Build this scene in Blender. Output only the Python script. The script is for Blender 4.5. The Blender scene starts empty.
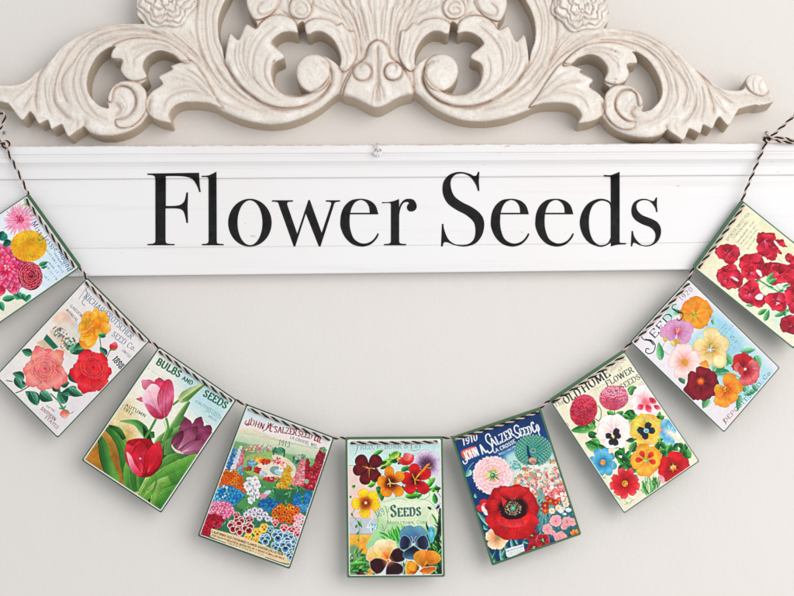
import bpy, bmesh, math, random
import numpy as np
from mathutils import Vector

# ---------------------------------------------------------------- camera, light, exposure (first)
# One unit is a metre.  The wall is the plane Y = 0, the camera stands at (0, -D, 0) looking straight at it.
# The lens is shifted upwards, as the photograph is squared to the wall but taken from below.
S = bpy.context.scene
C = S.collection
D = 1.5
FX, FY = 397.0, 600.0          # the foot of the camera on the wall, in millimetres from the top-left
cam = bpy.data.objects.new('camera', bpy.data.cameras.new('camera')); C.objects.link(cam); S.camera = cam
cam.location = (0, -D, 0); cam.rotation_euler = (math.radians(90), 0, 0)
cam.data.sensor_width = 36; cam.data.lens = 36*D/0.794; cam.data.shift_y = (FY-298.0)/794.0
cam.data.clip_start = 0.05; cam.data.clip_end = 60
W = bpy.data.worlds.new('World'); S.world = W; W.use_nodes = True
bg = W.node_tree.nodes['Background']; bg.inputs[0].default_value = (0.95, 0.98, 1.0, 1); bg.inputs[1].default_value = 0.70
def area(name, loc, target, size, power, col):
    l = bpy.data.lights.new(name, 'AREA'); l.shape = 'RECTANGLE'; l.size, l.size_y = size; l.energy = power; l.color = col
    o = bpy.data.objects.new(name, l); C.objects.link(o); o.location = loc
    o.rotation_euler = (Vector(target)-Vector(loc)).to_track_quat('-Z', 'Y').to_euler(); return o
area('window_light', (1.55, -2.05, 0.52), (0.0, 0, 0.28), (2.1, 2.2), 47, (1.0, 0.975, 0.945))
S.render.engine = 'CYCLES'
S.view_settings.view_transform = 'Standard'; S.view_settings.look = 'None'; S.view_settings.exposure = 0.0; S.view_settings.gamma = 1.0
S.render.resolution_x, S.render.resolution_y = 1024, 769

def P(x, y, z=0.0):
    """millimetre position as seen square-on (x right, y down) at z millimetres in front of the wall -> metres."""
    k = (D*1000-z)/(D*1000)
    return Vector(((x-FX)*k/1000, -z/1000, -(y-FY)*k/1000))

def tag(o, label=None, cat=None, group=None, kind=None):
    if label: o['label'] = label
    if cat: o['category'] = cat
    if group: o['group'] = group
    if kind: o['kind'] = kind
    return o
def empty(name, loc):
    o = bpy.data.objects.new(name, None); C.objects.link(o); o.location = loc; o.empty_display_size = .02; return o
def mesh(name, vs, fs, mats, parent=None, smooth=False, mi=None):
    me = bpy.data.meshes.new(name); me.from_pydata([tuple(v) for v in vs], [], fs)
    for m in (mats if isinstance(mats, (list, tuple)) else [mats]): me.materials.append(m)
    if mi is not None: me.polygons.foreach_set('material_index', mi)
    if smooth: me.polygons.foreach_set('use_smooth', [True]*len(me.polygons))
    me.update(); o = bpy.data.objects.new(name, me); C.objects.link(o)
    if parent: o.parent = parent; o.matrix_parent_inverse = parent_inv(parent)
    return o
def parent_inv(p):
    from mathutils import Matrix
    return Matrix.Translation(-Vector(p.location))
def np_mesh(name, V, F, mats, parent=None, smooth=True):
    me = bpy.data.meshes.new(name); n, m, k = len(V), len(F), F.shape[1]
    me.vertices.add(n); me.vertices.foreach_set('co', np.ascontiguousarray(V, np.float32).ravel())
    me.loops.add(m*k); me.loops.foreach_set('vertex_index', np.ascontiguousarray(F, np.int32).ravel())
    me.polygons.add(m); me.polygons.foreach_set('loop_start', np.arange(0, m*k, k, dtype=np.int32))
    try: me.polygons.foreach_set('loop_total', np.full(m, k, np.int32))
    except Exception: pass
    me.polygons.foreach_set('use_smooth', np.full(m, smooth))
    for mt in (mats if isinstance(mats, (list, tuple)) else [mats]): me.materials.append(mt)
    me.update(calc_edges=True); me.validate()
    o = bpy.data.objects.new(name, me); C.objects.link(o)
    if parent: o.parent = parent; o.matrix_parent_inverse = parent_inv(parent)
    return o
def attr(me, name, A, colour=True):
    if colour:
        a = me.attributes.new(name, 'FLOAT_COLOR', 'POINT'); B = np.ones((len(A), 4), np.float32); B[:, :3] = A; a.data.foreach_set('color', B.ravel())
    else:
        a = me.attributes.new(name, 'FLOAT', 'POINT'); a.data.foreach_set('value', np.ascontiguousarray(A, np.float32))

# ---------------------------------------------------------------- materials
def lin1(c): return c/12.92 if c <= .04045 else ((c+.055)/1.055)**2.4
def L(h, k=1.0): h = h.lstrip('#'); return tuple(lin1(int(h[i:i+2], 16)/255)*k for i in (0, 2, 4))+(1,)
class M:
    def __init__(s, name, rough=.6, spec=.3, col=(.8, .8, .8, 1)):
        s.m = bpy.data.materials.new(name); s.m.use_nodes = True; s.t = s.m.node_tree; s.b = s.t.nodes['Principled BSDF']
        s.b.inputs['Roughness'].default_value = rough; s.b.inputs['Specular IOR Level'].default_value = spec; s.b.inputs['Base Color'].default_value = col
        s.co = s.n('ShaderNodeTexCoord').outputs['Object']
    def n(s, ty, **kw):
        x = s.t.nodes.new(ty)
        for k, v in kw.items():
            if k in x.inputs: x.inputs[k].default_value = v
            else: setattr(x, k, v)
        return x
    def l(s, a, b): s.t.links.new(a, b); return b
    def map(s, sc):
        mp = s.n('ShaderNodeMapping'); mp.inputs['Scale'].default_value = sc; s.l(s.co, mp.inputs['Vector']); return mp.outputs[0]
    def noise(s, scale, detail=4, rough=.55, sc=None, dist=0):
        x = s.n('ShaderNodeTexNoise'); x.inputs['Scale'].default_value = scale; x.inputs['Detail'].default_value = detail; x.inputs['Roughness'].default_value = rough; x.inputs['Distortion'].default_value = dist
        s.l(s.map(sc) if sc else s.co, x.inputs['Vector']); return x.outputs['Fac']
    def ramp(s, src, *st):
        r = s.n('ShaderNodeValToRGB'); e = r.color_ramp.elements
        while len(e) < len(st): e.new(.5)
        for i, (p, c) in enumerate(st): e[i].position = p; e[i].color = c if len(c) == 4 else tuple(c)+(1,)
        s.l(src, r.inputs[0]); return r.outputs[0]
    def mix(s, f, a, b, mode='MIX'):
        x = s.n('ShaderNodeMix'); x.data_type = 'RGBA'; x.blend_type = mode
        for sock, v in ((x.inputs[0], f), (x.inputs[6], a), (x.inputs[7], b)):
            if hasattr(v, 'links') or hasattr(v, 'is_output'): s.l(v, sock)
            else: sock.default_value = v
        return x.outputs[2]
    def math(s, op, a, b=0.0, clamp=False):
        x = s.n('ShaderNodeMath'); x.operation = op; x.use_clamp = clamp
        for sock, v in ((x.inputs[0], a), (x.inputs[1], b)):
            if hasattr(v, 'is_output'): s.l(v, sock)
            else: sock.default_value = v
        return x.outputs[0]
    def base(s, v): s.l(v, s.b.inputs['Base Color'])
    def bump(s, h, dist, strength=1.0):
        x = s.n('ShaderNodeBump'); x.inputs['Distance'].default_value = dist; x.inputs['Strength'].default_value = strength
        s.l(h, x.inputs['Height']); s.l(x.outputs[0], s.b.inputs['Normal'])
WHT = lambda v: (v, v, v, 1)

m = M('wall_paint', .75, .2)
a = m.noise(3.2, 3); b = m.noise(260, 3)
c = m.mix(a, L('#dfd9d4', .955), L('#e3deda', .955)); sp = m.ramp(m.noise(46, 2, .4), (.0, WHT(0)), (.245, WHT(0)), (.25, WHT(0)), (.235, WHT(0)))
m.base(c); m.bump(m.math('ADD', m.math('MULTIPLY', b, .35), m.noise(28, 3)), .0016, .45)
MAT_WALL = m.m
m = M('carved_whitewash', .62, .25)
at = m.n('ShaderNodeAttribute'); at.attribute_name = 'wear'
n1 = m.noise(70, 6, .65, dist=.4); n2 = m.noise(240, 5, .7); n3 = m.noise(18, 4, .6)
c = m.mix(n3, L('#ebe3da'), L('#d6ccc1')); c = m.mix(m.ramp(n1, (.46, WHT(0)), (.66, WHT(.75))), c, L('#f5f2ee')); c = m.mix(m.ramp(m.noise(150, 6, .75, sc=(1, 1, 2.8), dist=1.2), (.52, WHT(0)), (.70, WHT(.7))), c, L('#c2b6ab'))
c = m.mix(m.ramp(n2, (.56, WHT(0)), (.74, WHT(.4))), c, L('#c8bcb2'))
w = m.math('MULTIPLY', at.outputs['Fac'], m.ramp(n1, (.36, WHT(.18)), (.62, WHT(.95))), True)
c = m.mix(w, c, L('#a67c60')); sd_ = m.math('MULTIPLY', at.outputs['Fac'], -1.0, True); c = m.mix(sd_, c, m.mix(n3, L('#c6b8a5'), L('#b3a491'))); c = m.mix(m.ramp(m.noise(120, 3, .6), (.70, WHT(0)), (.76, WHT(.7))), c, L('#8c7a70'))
m.base(c); m.bump(m.math('ADD', m.math('MULTIPLY', n2, .8), n1), .0008, .5)
MAT_CARVE = m.m
m = M('shabby_white_paint', .5, .35)
g = m.noise(9, 6, .6, sc=(.35, 1, 9)); f2 = m.noise(150, 4, .6); big = m.noise(5, 3)
c = m.mix(big, L('#f6f4f5', .90), L('#f0eeef', .90)); c = m.mix(m.ramp(g, (.55, WHT(0)), (.72, WHT(.5))), c, L('#e2dddc', .90))
chip = m.ramp(m.noise(75, 5, .7, sc=(.5, 1, 1.6)), (.0, WHT(0)), (.685, WHT(0)), (.70, WHT(.6)))
c = m.mix(m.ramp(m.noise(2.2, 4, .6), (.45, WHT(0)), (.65, WHT(.5))), c, L('#f3e9e6', .90)); c = m.mix(chip, c, L('#b09c92')); m.base(c); m.bump(m.math('ADD', m.math('MULTIPLY', f2, .4), g), .0007, .5)
MAT_SIGN = m.m
m = M('worn_edge_wood', .7, .2); m.base(m.mix(m.ramp(m.noise(120, 5, .7), (.4, WHT(0)), (.6, WHT(1))), L('#cdb5a6'), L('#f2eeea'))); MAT_EDGE = m.m
m = M('black_lettering_paint', .55, .12); m.base(m.mix(m.ramp(m.noise(160, 5, .7), (.35, WHT(0)), (.7, WHT(1))), L('#121213'), L('#232324'))); m.bump(m.noise(420, 3), .0002, .4); MAT_LET = m.m
m = M('green_card_edge', .55, .3); m.base(m.mix(m.noise(90, 4), L('#35573d'), L('#4c6f50'))); MAT_GREEN = m.m
m = M('dark_green_card_edge', .55, .3); m.base(m.mix(m.noise(90, 4), L('#23422e'), L('#335640'))); MAT_DGREEN = m.m
m = M('printed_card_face', .5, .16)
at = m.n('ShaderNodeAttribute'); at.attribute_name = 'print'
gr = m.ramp(m.noise(900, 2, .6), (.3, WHT(.94)), (.7, WHT(1.0))); m.base(m.mix(1.0, at.outputs['Color'], gr, 'MULTIPLY')); m.bump(m.noise(700, 3), .0001, .3)
MAT_PRINT = m.m
m = M('black_cotton', .85, .15); m.base(m.mix(m.noise(900, 3), L('#141416'), L('#2c2a2c'))); MAT_TB = m.m
m = M('cream_cotton', .9, .15); m.base(m.mix(m.noise(900, 3), L('#dcc5b8'), L('#bfa596'))); MAT_TC = m.m
m = M('nail_steel', .35, .5); m.b.inputs['Metallic'].default_value = .9; m.base(m.mix(m.noise(400), L('#9a9a9c'), L('#7c7c80'))); MAT_NAIL = m.m
m = M('clear_plastic', .08, .5); m.b.inputs['Transmission Weight'].default_value = .85; m.b.inputs['IOR'].default_value = 1.46; m.base(m.mix(m.noise(200), L('#ffffff'), L('#f4f4f6'))); MAT_CLEAR = m.m
# ---------------------------------------------------------------- print painter (fills a colour attribute on the card faces)
def hx(s):
    if not isinstance(s, str): return np.array(s, dtype=np.float32)
    s = s.lstrip('#'); return np.array([int(s[i:i+2], 16)/255.0 for i in (0, 2, 4)], dtype=np.float32)

def crom(pts, closed=True, n=6):
    P = np.array(pts, dtype=float); m = len(P)
    if m < 3: return P
    out = []
    rng = range(m) if closed else range(m-1)
    t = np.linspace(0, 1, n, endpoint=False)[:, None]
    for i in rng:
        if closed: a, b, c, d = P[(i-1) % m], P[i], P[(i+1) % m], P[(i+2) % m]
        else: a, b, c, d = P[max(i-1, 0)], P[i], P[i+1], P[min(i+2, m-1)]
        out.append(0.5*((2*b)+(-a+c)*t+(2*a-5*b+4*c-d)*t*t+(-a+3*b-3*c+d)*t**3))
    out = np.concatenate(out)
    if not closed: out = np.vstack([out, P[-1]])
    return out

def ramp(t, stops):
    """stops: list of colours (even) or (pos, colour)."""
    if not isinstance(stops[0], tuple): stops = [(i/(max(len(stops)-1, 1)), c) for i, c in enumerate(stops)]
    xs = [s[0] for s in stops]; cs = np.array([hx(s[1]) for s in stops])
    return np.stack([np.interp(t, xs, cs[:, k]) for k in range(3)], axis=-1)

def lin(p, q, *stops):
    p = np.array(p, float); d = np.array(q, float)-p; L = (d*d).sum()
    return lambda X, Y: ramp(((X-p[0])*d[0]+(Y-p[1])*d[1])/L, list(stops))

def rad(cx, cy, r, *stops):
    return lambda X, Y: ramp(np.hypot(X-cx, Y-cy)/r, list(stops))

class Canvas:
    S = 5.0
    def __init__(s, x0, y0, x1, y1, bg, seed=1):
        s.x0, s.y0 = x0, y0
        s.W, s.H = int((x1-x0)*s.S), int((y1-y0)*s.S)
        s.a = np.zeros((s.H, s.W, 3), np.float32); s.a[:] = hx(bg)
        s.r = random.Random(seed); s.T = (0, 0, 1.0)
    def z(s, ox, oy, f): s.T = (ox, oy, f)
    def q(s, P):
        P = np.asarray(P, float); ox, oy, f = s.T
        return np.stack([(P[:, 0]/f+ox-s.x0)*s.S, (P[:, 1]/f+oy-s.y0)*s.S], 1)
    def mask(s, P, pad=0):
        P = s.q(P)
        xa, ya = np.floor(P.min(0)).astype(int)-1-pad; xb, yb = np.ceil(P.max(0)).astype(int)+1+pad
        xa, ya = max(xa, 0), max(ya, 0); xb, yb = min(xb, s.W), min(yb, s.H)
        if xa >= xb or ya >= yb: return None
        h, w = yb-ya, xb-xa
        acc = np.zeros((h, w+1), np.int32)
        Q = np.roll(P, -1, 0)
        for (x1, y1), (x2, y2) in zip(P, Q):
            if y1 == y2: continue
            if y1 > y2: x1, y1, x2, y2 = x2, y2, x1, y1
            r0 = max(int(math.ceil(y1-0.5)), ya); r1 = min(int(math.ceil(y2-0.5)), yb)
            if r0 >= r1: continue
            rows = np.arange(r0, r1)
            xs = x1+(rows+0.5-y1)*(x2-x1)/(y2-y1)
            xi = np.clip(np.ceil(xs-0.5).astype(int)-xa, 0, w)
            np.add.at(acc, (rows-ya, xi), 1)
        m = (np.cumsum(acc[:, :w], 1) & 1).astype(np.float32)
        return xa, ya, xb, yb, m
    def fill(s, P, col, a=1.0, smooth=False, feather=0, noise=0):
        if smooth: P = crom(P)
        R = int(feather*s.S/s.T[2]*.9) if feather >= 4 else int(feather > 0)
        r = s.mask(P, R*2)
        if r is None: return
        xa, ya, xb, yb, m = r
        if R:
            for _ in range(3):
                for ax in (0, 1):
                    pw = [(0, 0), (0, 0)]; pw[ax] = (R+1, R)
                    k = np.cumsum(np.pad(m, pw, mode='edge'), axis=ax)
                    m = (k[2*R+1:]-k[:-2*R-1])/(2*R+1) if ax == 0 else (k[:, 2*R+1:]-k[:, :-2*R-1])/(2*R+1)
        if callable(col):
            ox, oy, f = s.T
            X, Y = np.meshgrid(((np.arange(xa, xb)+.5)/s.S+s.x0-ox)*f, ((np.arange(ya, yb)+.5)/s.S+s.y0-oy)*f)
            c = col(X, Y).astype(np.float32)
        else: c = hx(col)
        if noise:
            rs = np.random.RandomState(s.r.randrange(1 << 30)); hh, ww = m.shape
            nz = np.kron(rs.randn(hh//3+1, ww//3+1), np.ones((3, 3)))[:hh, :ww, None]*noise
            c = np.clip(c+nz, 0, 1)
        m = (m*a)[..., None]
        s.a[ya:yb, xa:xb] = s.a[ya:yb, xa:xb]*(1-m)+c*m
    def stroke(s, pts, w, col, a=1.0, w1=None, smooth=True):
        P = crom(pts, False, 5) if smooth and len(pts) > 2 else np.array(pts, float)
        d = np.gradient(P, axis=0); L = np.hypot(d[:, 0], d[:, 1])+1e-9
        n = np.stack([-d[:, 1]/L, d[:, 0]/L], 1)
        if w1 is None: w1 = w
        ww = (np.linspace(w, w1, len(P))/2)[:, None]
        s.fill(np.vstack([P+n*ww, (P-n*ww)[::-1]]), col, a)
    def ell(s, cx, cy, rx, ry, col, ang=0, a=1.0, n=14, feather=0, wob=0):
        t = np.linspace(0, 2*math.pi, n, endpoint=False)
        k = 1+(wob*np.array([s.r.uniform(-1, 1) for _ in t]) if wob else 0)
        x, y = rx*np.cos(t)*k, ry*np.sin(t)*k; c, d = math.cos(math.radians(ang)), math.sin(math.radians(ang))
        s.fill(np.stack([cx+x*c-y*d, cy+x*d+y*c], 1), col, a, smooth=(n < 12 and rx > 4), feather=feather)
    # -- botanical pieces; angles in degrees, 0 = right, 90 = down
    def petal(s, cx, cy, ang, L, W, stops, shape=1.0, tip=0.0, ruf=0.0, rim=None, rw=1.5, vein=None, nv=5, va=.4, a=1.0, base=0.0):
        n = 15
        if shape < .8:
            t = .5-.5*np.cos(np.linspace(0, math.pi, n)); cc = .68
            w = np.where(t < cc, np.sin(np.clip(t/cc, 0, 1)*math.pi/2)**.85, np.sqrt(np.clip(1-((t-cc)/(1-cc))**2, 0, 1)))*W/2
            if shape < .7 and s.r.random() < .5: t = t-.07*np.exp(-((t-1)/.03)**2)
        else:
            t = np.linspace(0, 1, n); w = np.power(np.sin(math.pi*np.power(t, shape)), 0.75)*W/2
        if tip: w *= 1-tip*t*t
        r = np.array([s.r.uniform(-1, 1) for _ in range(2*n)])*ruf*min(W, L)
        up = np.stack([t*L+r[:n]*t, w+r[:n]*.6], 1); dn = np.stack([t*L+r[n:]*t, -w-r[n:]*.6], 1)[::-1]
        Q = np.vstack([up, dn[1:-1]]); Q[:, 0] += base
        c, d = math.cos(math.radians(ang)), math.sin(math.radians(ang))
        R = lambda P: np.stack([cx+P[:, 0]*c-P[:, 1]*d, cy+P[:, 0]*d+P[:, 1]*c], 1)
        if rim is not None:
            s.fill(crom(R(Q), n=3), rim, a)
            m = Q.mean(0); k = np.array([1-rw*2/L, 1-rw*2/W]); Q = (Q-m)*k+m
        f = lin((cx, cy), (cx+c*L, cy+d*L), *stops) if not callable(stops) else stops
        s.fill(crom(R(Q), n=3), f, a)
        if vein is not None:
            for i in range(nv):
                u = (i+.5)/nv*2-1
                V = np.array([[base+L*.08, 0], [base+L*.45, u*W*.22], [base+L*s.r.uniform(.7, .88), u*W*.36]])
                s.stroke(R(V), max(W*.045, .6), vein, va, w1=.4)
    def leaf(s, x0, y0, x1, y1, w, col, dark=None, bend=0.0, light=None, nv=5, tip=.15):
        col = hx(col); dark = hx(dark) if dark is not None else col*.6; light = hx(light) if light is not None else np.clip(col*1.35+.08, 0, 1)
        p, q = np.array([x0, y0], float), np.array([x1, y1], float); d = q-p; L = np.hypot(*d); nn = np.array([-d[1], d[0]])/L
        t = np.linspace(0, 1, 9); mid = p+np.outer(t, d)+np.outer(np.sin(t*math.pi)*bend*L, nn)
        ww = np.sin(math.pi*np.power(t, .8))**.85*w/2*(1-tip*t)
        A = mid+nn*ww[:, None]; B = mid-nn*ww[:, None]
        s.fill(crom(np.vstack([A, B[::-1][1:-1]]), n=4), lin(tuple(A[4]), tuple(B[4]), dark, col, light))
        s.fill(crom(np.vstack([A, mid[::-1][1:-1]]), n=4), dark, .35)
        s.stroke(mid, max(w*.07, .8), light, .9, w1=.4)
        for i in range(1, nv):
            k = 1+int(i*6/nv)
            for sgn, c in ((1, dark), (-1, dark)):
                e = mid[min(k+2, 8)]+nn*ww[min(k+1, 8)]*sgn*.8
                s.stroke([mid[k], e], max(w*.05, .6), c, .55, w1=.3)
    def blade(s, pts, widths, cols, streak=6, sa=.35, dark='#163818', light='#a9cf7c'):
        P = crom(pts, False, 6); d = np.gradient(P, axis=0); L = np.hypot(d[:, 0], d[:, 1])+1e-9
        n = np.stack([-d[:, 1]/L, d[:, 0]/L], 1); w = np.interp(np.linspace(0, 1, len(P)), np.linspace(0, 1, len(widths)), widths)[:, None]/2
        k = len(P)//2
        s.fill(np.vstack([P+n*w, (P-n*w)[::-1]]), lin(tuple((P+n*w)[k]), tuple((P-n*w)[k]), *cols))
        for i in range(streak):
            u = s.r.uniform(-.85, .85); a = s.r.randrange(0, max(1, len(P)//3)); b = s.r.randrange(len(P)*2//3, len(P))
            s.stroke((P+n*w*u)[a:b:3], s.r.uniform(.8, 2.2), s.r.choice([dark, dark, light]), sa, w1=.4)
    def rose(s, cx, cy, r, dark, mid, light, sq=1.0, rot=0, hot=None):
        dark, mid, light = hx(dark), hx(mid), hx(light)
        for li, (rr, n, pr) in enumerate(((.62, 6, .52), (.52, 6, .46), (.38, 5, .40), (.26, 4, .33), (.15, 3, .26), (.05, 2, .18))):
            off = s.r.uniform(0, 360)+rot
            for i in range(n):
                A = math.radians(off+i*360/n+s.r.uniform(-20, 20)); rj = rr+s.r.uniform(-.07, .07); px, py = cx+math.cos(A)*rj*r, cy+math.sin(A)*rj*r*sq
                t = np.linspace(0, 2*math.pi, 12, endpoint=False)
                rad_ = pr*r*s.r.uniform(.8, 1.15)*np.array([1+s.r.uniform(-.17, .17) for _ in t])
                el = s.r.uniform(1.0, 1.4)
                X = np.cos(t)*rad_*.72; Y = np.sin(t)*rad_*el
                P = np.stack([px+X*math.cos(A)-Y*math.sin(A), py+(X*math.sin(A)+Y*math.cos(A))*sq], 1)
                rimc = light if hot is None or s.r.random() < .6 else hx(hot)
                s.fill(crom(P, n=3), dark, .9)
                C = P.mean(0); s.fill(crom((P-C)*.95+C, n=3), rimc)
                qx, qy = cx+math.cos(A)*(rr+pr*.55)*r, cy+math.sin(A)*(rr+pr*.55)*r*sq
                P2 = (P-C)*.86+C-np.array([math.cos(A), math.sin(A)*sq])*pr*r*.08
                s.fill(crom(P2, n=3), lin((qx, qy), (qx-math.cos(A)*pr*r*1.3, qy-math.sin(A)*pr*r*1.3*sq), light*.35+mid*.65, mid, dark), .95)
                for _ in range(3):
                    u = s.r.uniform(-.5, .5)
                    s.stroke([(px-math.cos(A)*pr*r*.4-math.sin(A)*u*pr*r, py+(-math.sin(A)*pr*r*.4+math.cos(A)*u*pr*r)*sq),
                              (px+math.cos(A)*pr*r*.5-math.sin(A)*u*1.3*pr*r, py+(math.sin(A)*pr*r*.5+math.cos(A)*u*1.3*pr*r)*sq)], r*.025, s.r.choice([dark, light]), .3, w1=.4)
        s.ell(cx, cy, r*.07, r*.06, dark)
    def dahlia(s, cx, cy, R, rows, n, base, tipc, edge, wid=.9, shape=.8, curl=0.0, mid=None, inner=0.12):
        for k in range(rows):
            f = 1-k/rows; rr = R*(inner+(1-inner)*f); m = max(5, int(n*(.45+.55*f))); off = s.r.uniform(0, 360)
            L = R*(.34+.14*f); W = 2*math.pi*rr/m*wid
            for i in range(m):
                A = off+i*360/m+s.r.uniform(-5, 5)*(1+curl)
                rad0 = max(rr-L, 0)
                px, py = cx+math.cos(math.radians(A))*rad0, cy+math.sin(math.radians(A))*rad0
                j = s.r.uniform(-.07, .07)
                st = [np.clip(hx(base)+j, 0, 1), np.clip(hx(mid if mid is not None else base)+j, 0, 1), np.clip(hx(tipc)+j, 0, 1)]
                s.petal(px, py, A+s.r.uniform(-12, 12)*curl, L*s.r.uniform(.9, 1.1), W*1.25, st, shape=shape, rim=edge, rw=max(R*.012, .5))
    def pompon(s, cx, cy, R, dark, mid, light, sz=.13, sq=1.0):
        s.ell(cx, cy, R, R*sq, mid, n=24)
        rows = int(1/sz)+1
        for k in range(rows, -1, -1):
            rr = R*k/rows*.97; m = max(1, int(2*math.pi*max(rr, .01)/(R*sz*1.15)))
            off = (k % 2)*180/m+k*11
            for i in range(m):
                A = math.radians(off+i*360/m+s.r.uniform(-3, 3)); px, py = cx+math.cos(A)*rr, cy+math.sin(A)*rr*sq
                b = R*sz*(.55+.25*k/rows)
                s.ell(px, py, b*1.0, b*1.05, dark, math.degrees(A), n=9)
                s.ell(px+math.cos(A)*b*.2, py+math.sin(A)*b*.2*sq, b*.78, b*.8, lambda X, Y, px=px, py=py, A=A, b=b: ramp(((X-px)*math.cos(A)+(Y-py)*math.sin(A))/b*.5+.5, [mid, mid, light]), math.degrees(A), n=9, a=.95)
    def speck(s, cx, cy, rx, ry, n, cols, size, a=1.0, blob=True, asp=.8):
        for _ in range(n):
            A = s.r.uniform(0, 6.283); k = math.sqrt(s.r.random())
            s.ell(cx+math.cos(A)*k*rx, cy+math.sin(A)*k*ry, size*s.r.uniform(.6, 1.2), size*asp*s.r.uniform(.6, 1.2), s.r.choice(cols), s.r.uniform(0, 180), a, n=8)
    def floret(s, x, y, r, col, eye, n=5, edge=None, rot=None, ea=.3):
        rot = s.r.uniform(0, 72) if rot is None else rot
        for i in range(n):
            A = rot+i*360/n; px, py = x+math.cos(math.radians(A))*r*.5, y+math.sin(math.radians(A))*r*.5
            if edge is not None: s.ell(px, py, r*.56, r*.5, edge, A, n=8)
            s.ell(px, py, r*(.56 if edge is None else .44), r*(.5 if edge is None else .38), col, A, n=8)
        s.ell(x, y, r*ea, r*ea, eye, n=8)
    def text(s, txt, p, q, h, col, wt=.17, thin=.35, serif=.5, slant=0.0, sc=True, a=1.0, arc=0.0, scf=.76, edge=None, ew=0):
        """skeleton lettering from baseline point p to baseline end q, cap height h (zoomed px)."""
        p, q = np.array(p, float), np.array(q, float)
        adv, items = 0.0, []
        for ch in txt:
            g = ch; k = 1.0
            if ch == ' ': adv += 4.5; continue
            if ch.islower() and (sc or ch not in GLYPH): g = ch.upper(); k = scf
            if g not in GLYPH: continue
            w, strokes = GLYPH[g]
            items.append((adv, k, strokes)); adv += w*k+2.3
        adv -= 2.3
        L = np.hypot(*(q-p)); sx = L/adv; sy = h/10.0; u = (q-p)/L; v = np.array([u[1], -u[0]])
        def M(P):
            P = np.asarray(P, float); X = P[:, 0]*sx+P[:, 1]*sy*slant; Y = P[:, 1]*sy
            if arc:
                tt = X/L; Y = Y+arc*4*tt*(1-tt)
            return p+np.outer(X, u)+np.outer(Y, v)
        for pas in ((edge, ew), (col, 0)):
            cc, ex = pas
            if cc is None: continue
            for x0, k, strokes in items:
                for sm, pts in strokes:
                    Q = np.array(pts, float)*k
                    Q = crom(Q, False, 5) if sm and len(Q) > 2 else Q
                    Z = M(Q+np.array([x0, 0])); segs = [Z] if sm else [Z[i:i+2] for i in range(len(Z)-1)]
                    for sg in segs:
                        d = np.gradient(sg, axis=0); dl = np.hypot(d[:, 0], d[:, 1])+1e-9
                        du = (d@u)/dl; dv = (d@v)/dl
                        cr = np.abs(du*math.sin(.3)-dv*math.cos(.3))
                        w = h*wt*(thin+(1-thin)*cr**1.5)*(.9 if k < 1 else 1)+ex*2
                        n = np.stack([-d[:, 1]/dl, d[:, 0]/dl], 1)*w[:, None]/2
                        e = (d/dl[:, None])*h*wt*.12
                        sg2 = sg.copy(); sg2[0] -= e[0]; sg2[-1] += e[-1]
                        s.fill(np.vstack([sg2+n, (sg2-n)[::-1]]), cc, a)
                    if serif:
                        for end, nx in ((Q[0], Q[1]), (Q[-1], Q[-2])):
                            if abs(end[1]) < .3 or abs(end[1]-10*k) < .3:
                                dd = nx-end
                                if abs(dd[1]) > abs(dd[0])*1.2:
                                    b = serif*h*wt*k/sx*1.3+ex/sx
                                    S2 = M(np.array([[x0+end[0]-b, end[1]], [x0+end[0]+b, end[1]]]))
                                    s.stroke(S2, h*wt*max(thin, .3)+ex*2, cc, a, smooth=False)
    def tiny(s, p, q, h, col, a=.6, words=None):
        """a line of print too small to read: uneven short ticks."""
        p, q = np.array(p, float), np.array(q, float); d = q-p; L = np.hypot(*d); u = d/L; v = np.array([u[1], -u[0]]); x = 0
        while x < L-h*.3:
            if s.r.random() < .16: x += h*.5; continue
            w = h*s.r.uniform(.25, .5)
            b = p+u*x; t = s.r.choice([0, 1, 2])
            if t == 0: s.stroke([b, b+v*h*s.r.uniform(.6, 1)], h*.2, col, a)
            elif t == 1: s.stroke([b, b+v*h*.7+u*w*.5, b+u*w], h*.17, col, a)
            else: s.stroke([b+v*h*.6, b+u*w*.8+v*h*.55, b+u*w*.8], h*.18, col, a)
            x += w+h*.22

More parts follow.
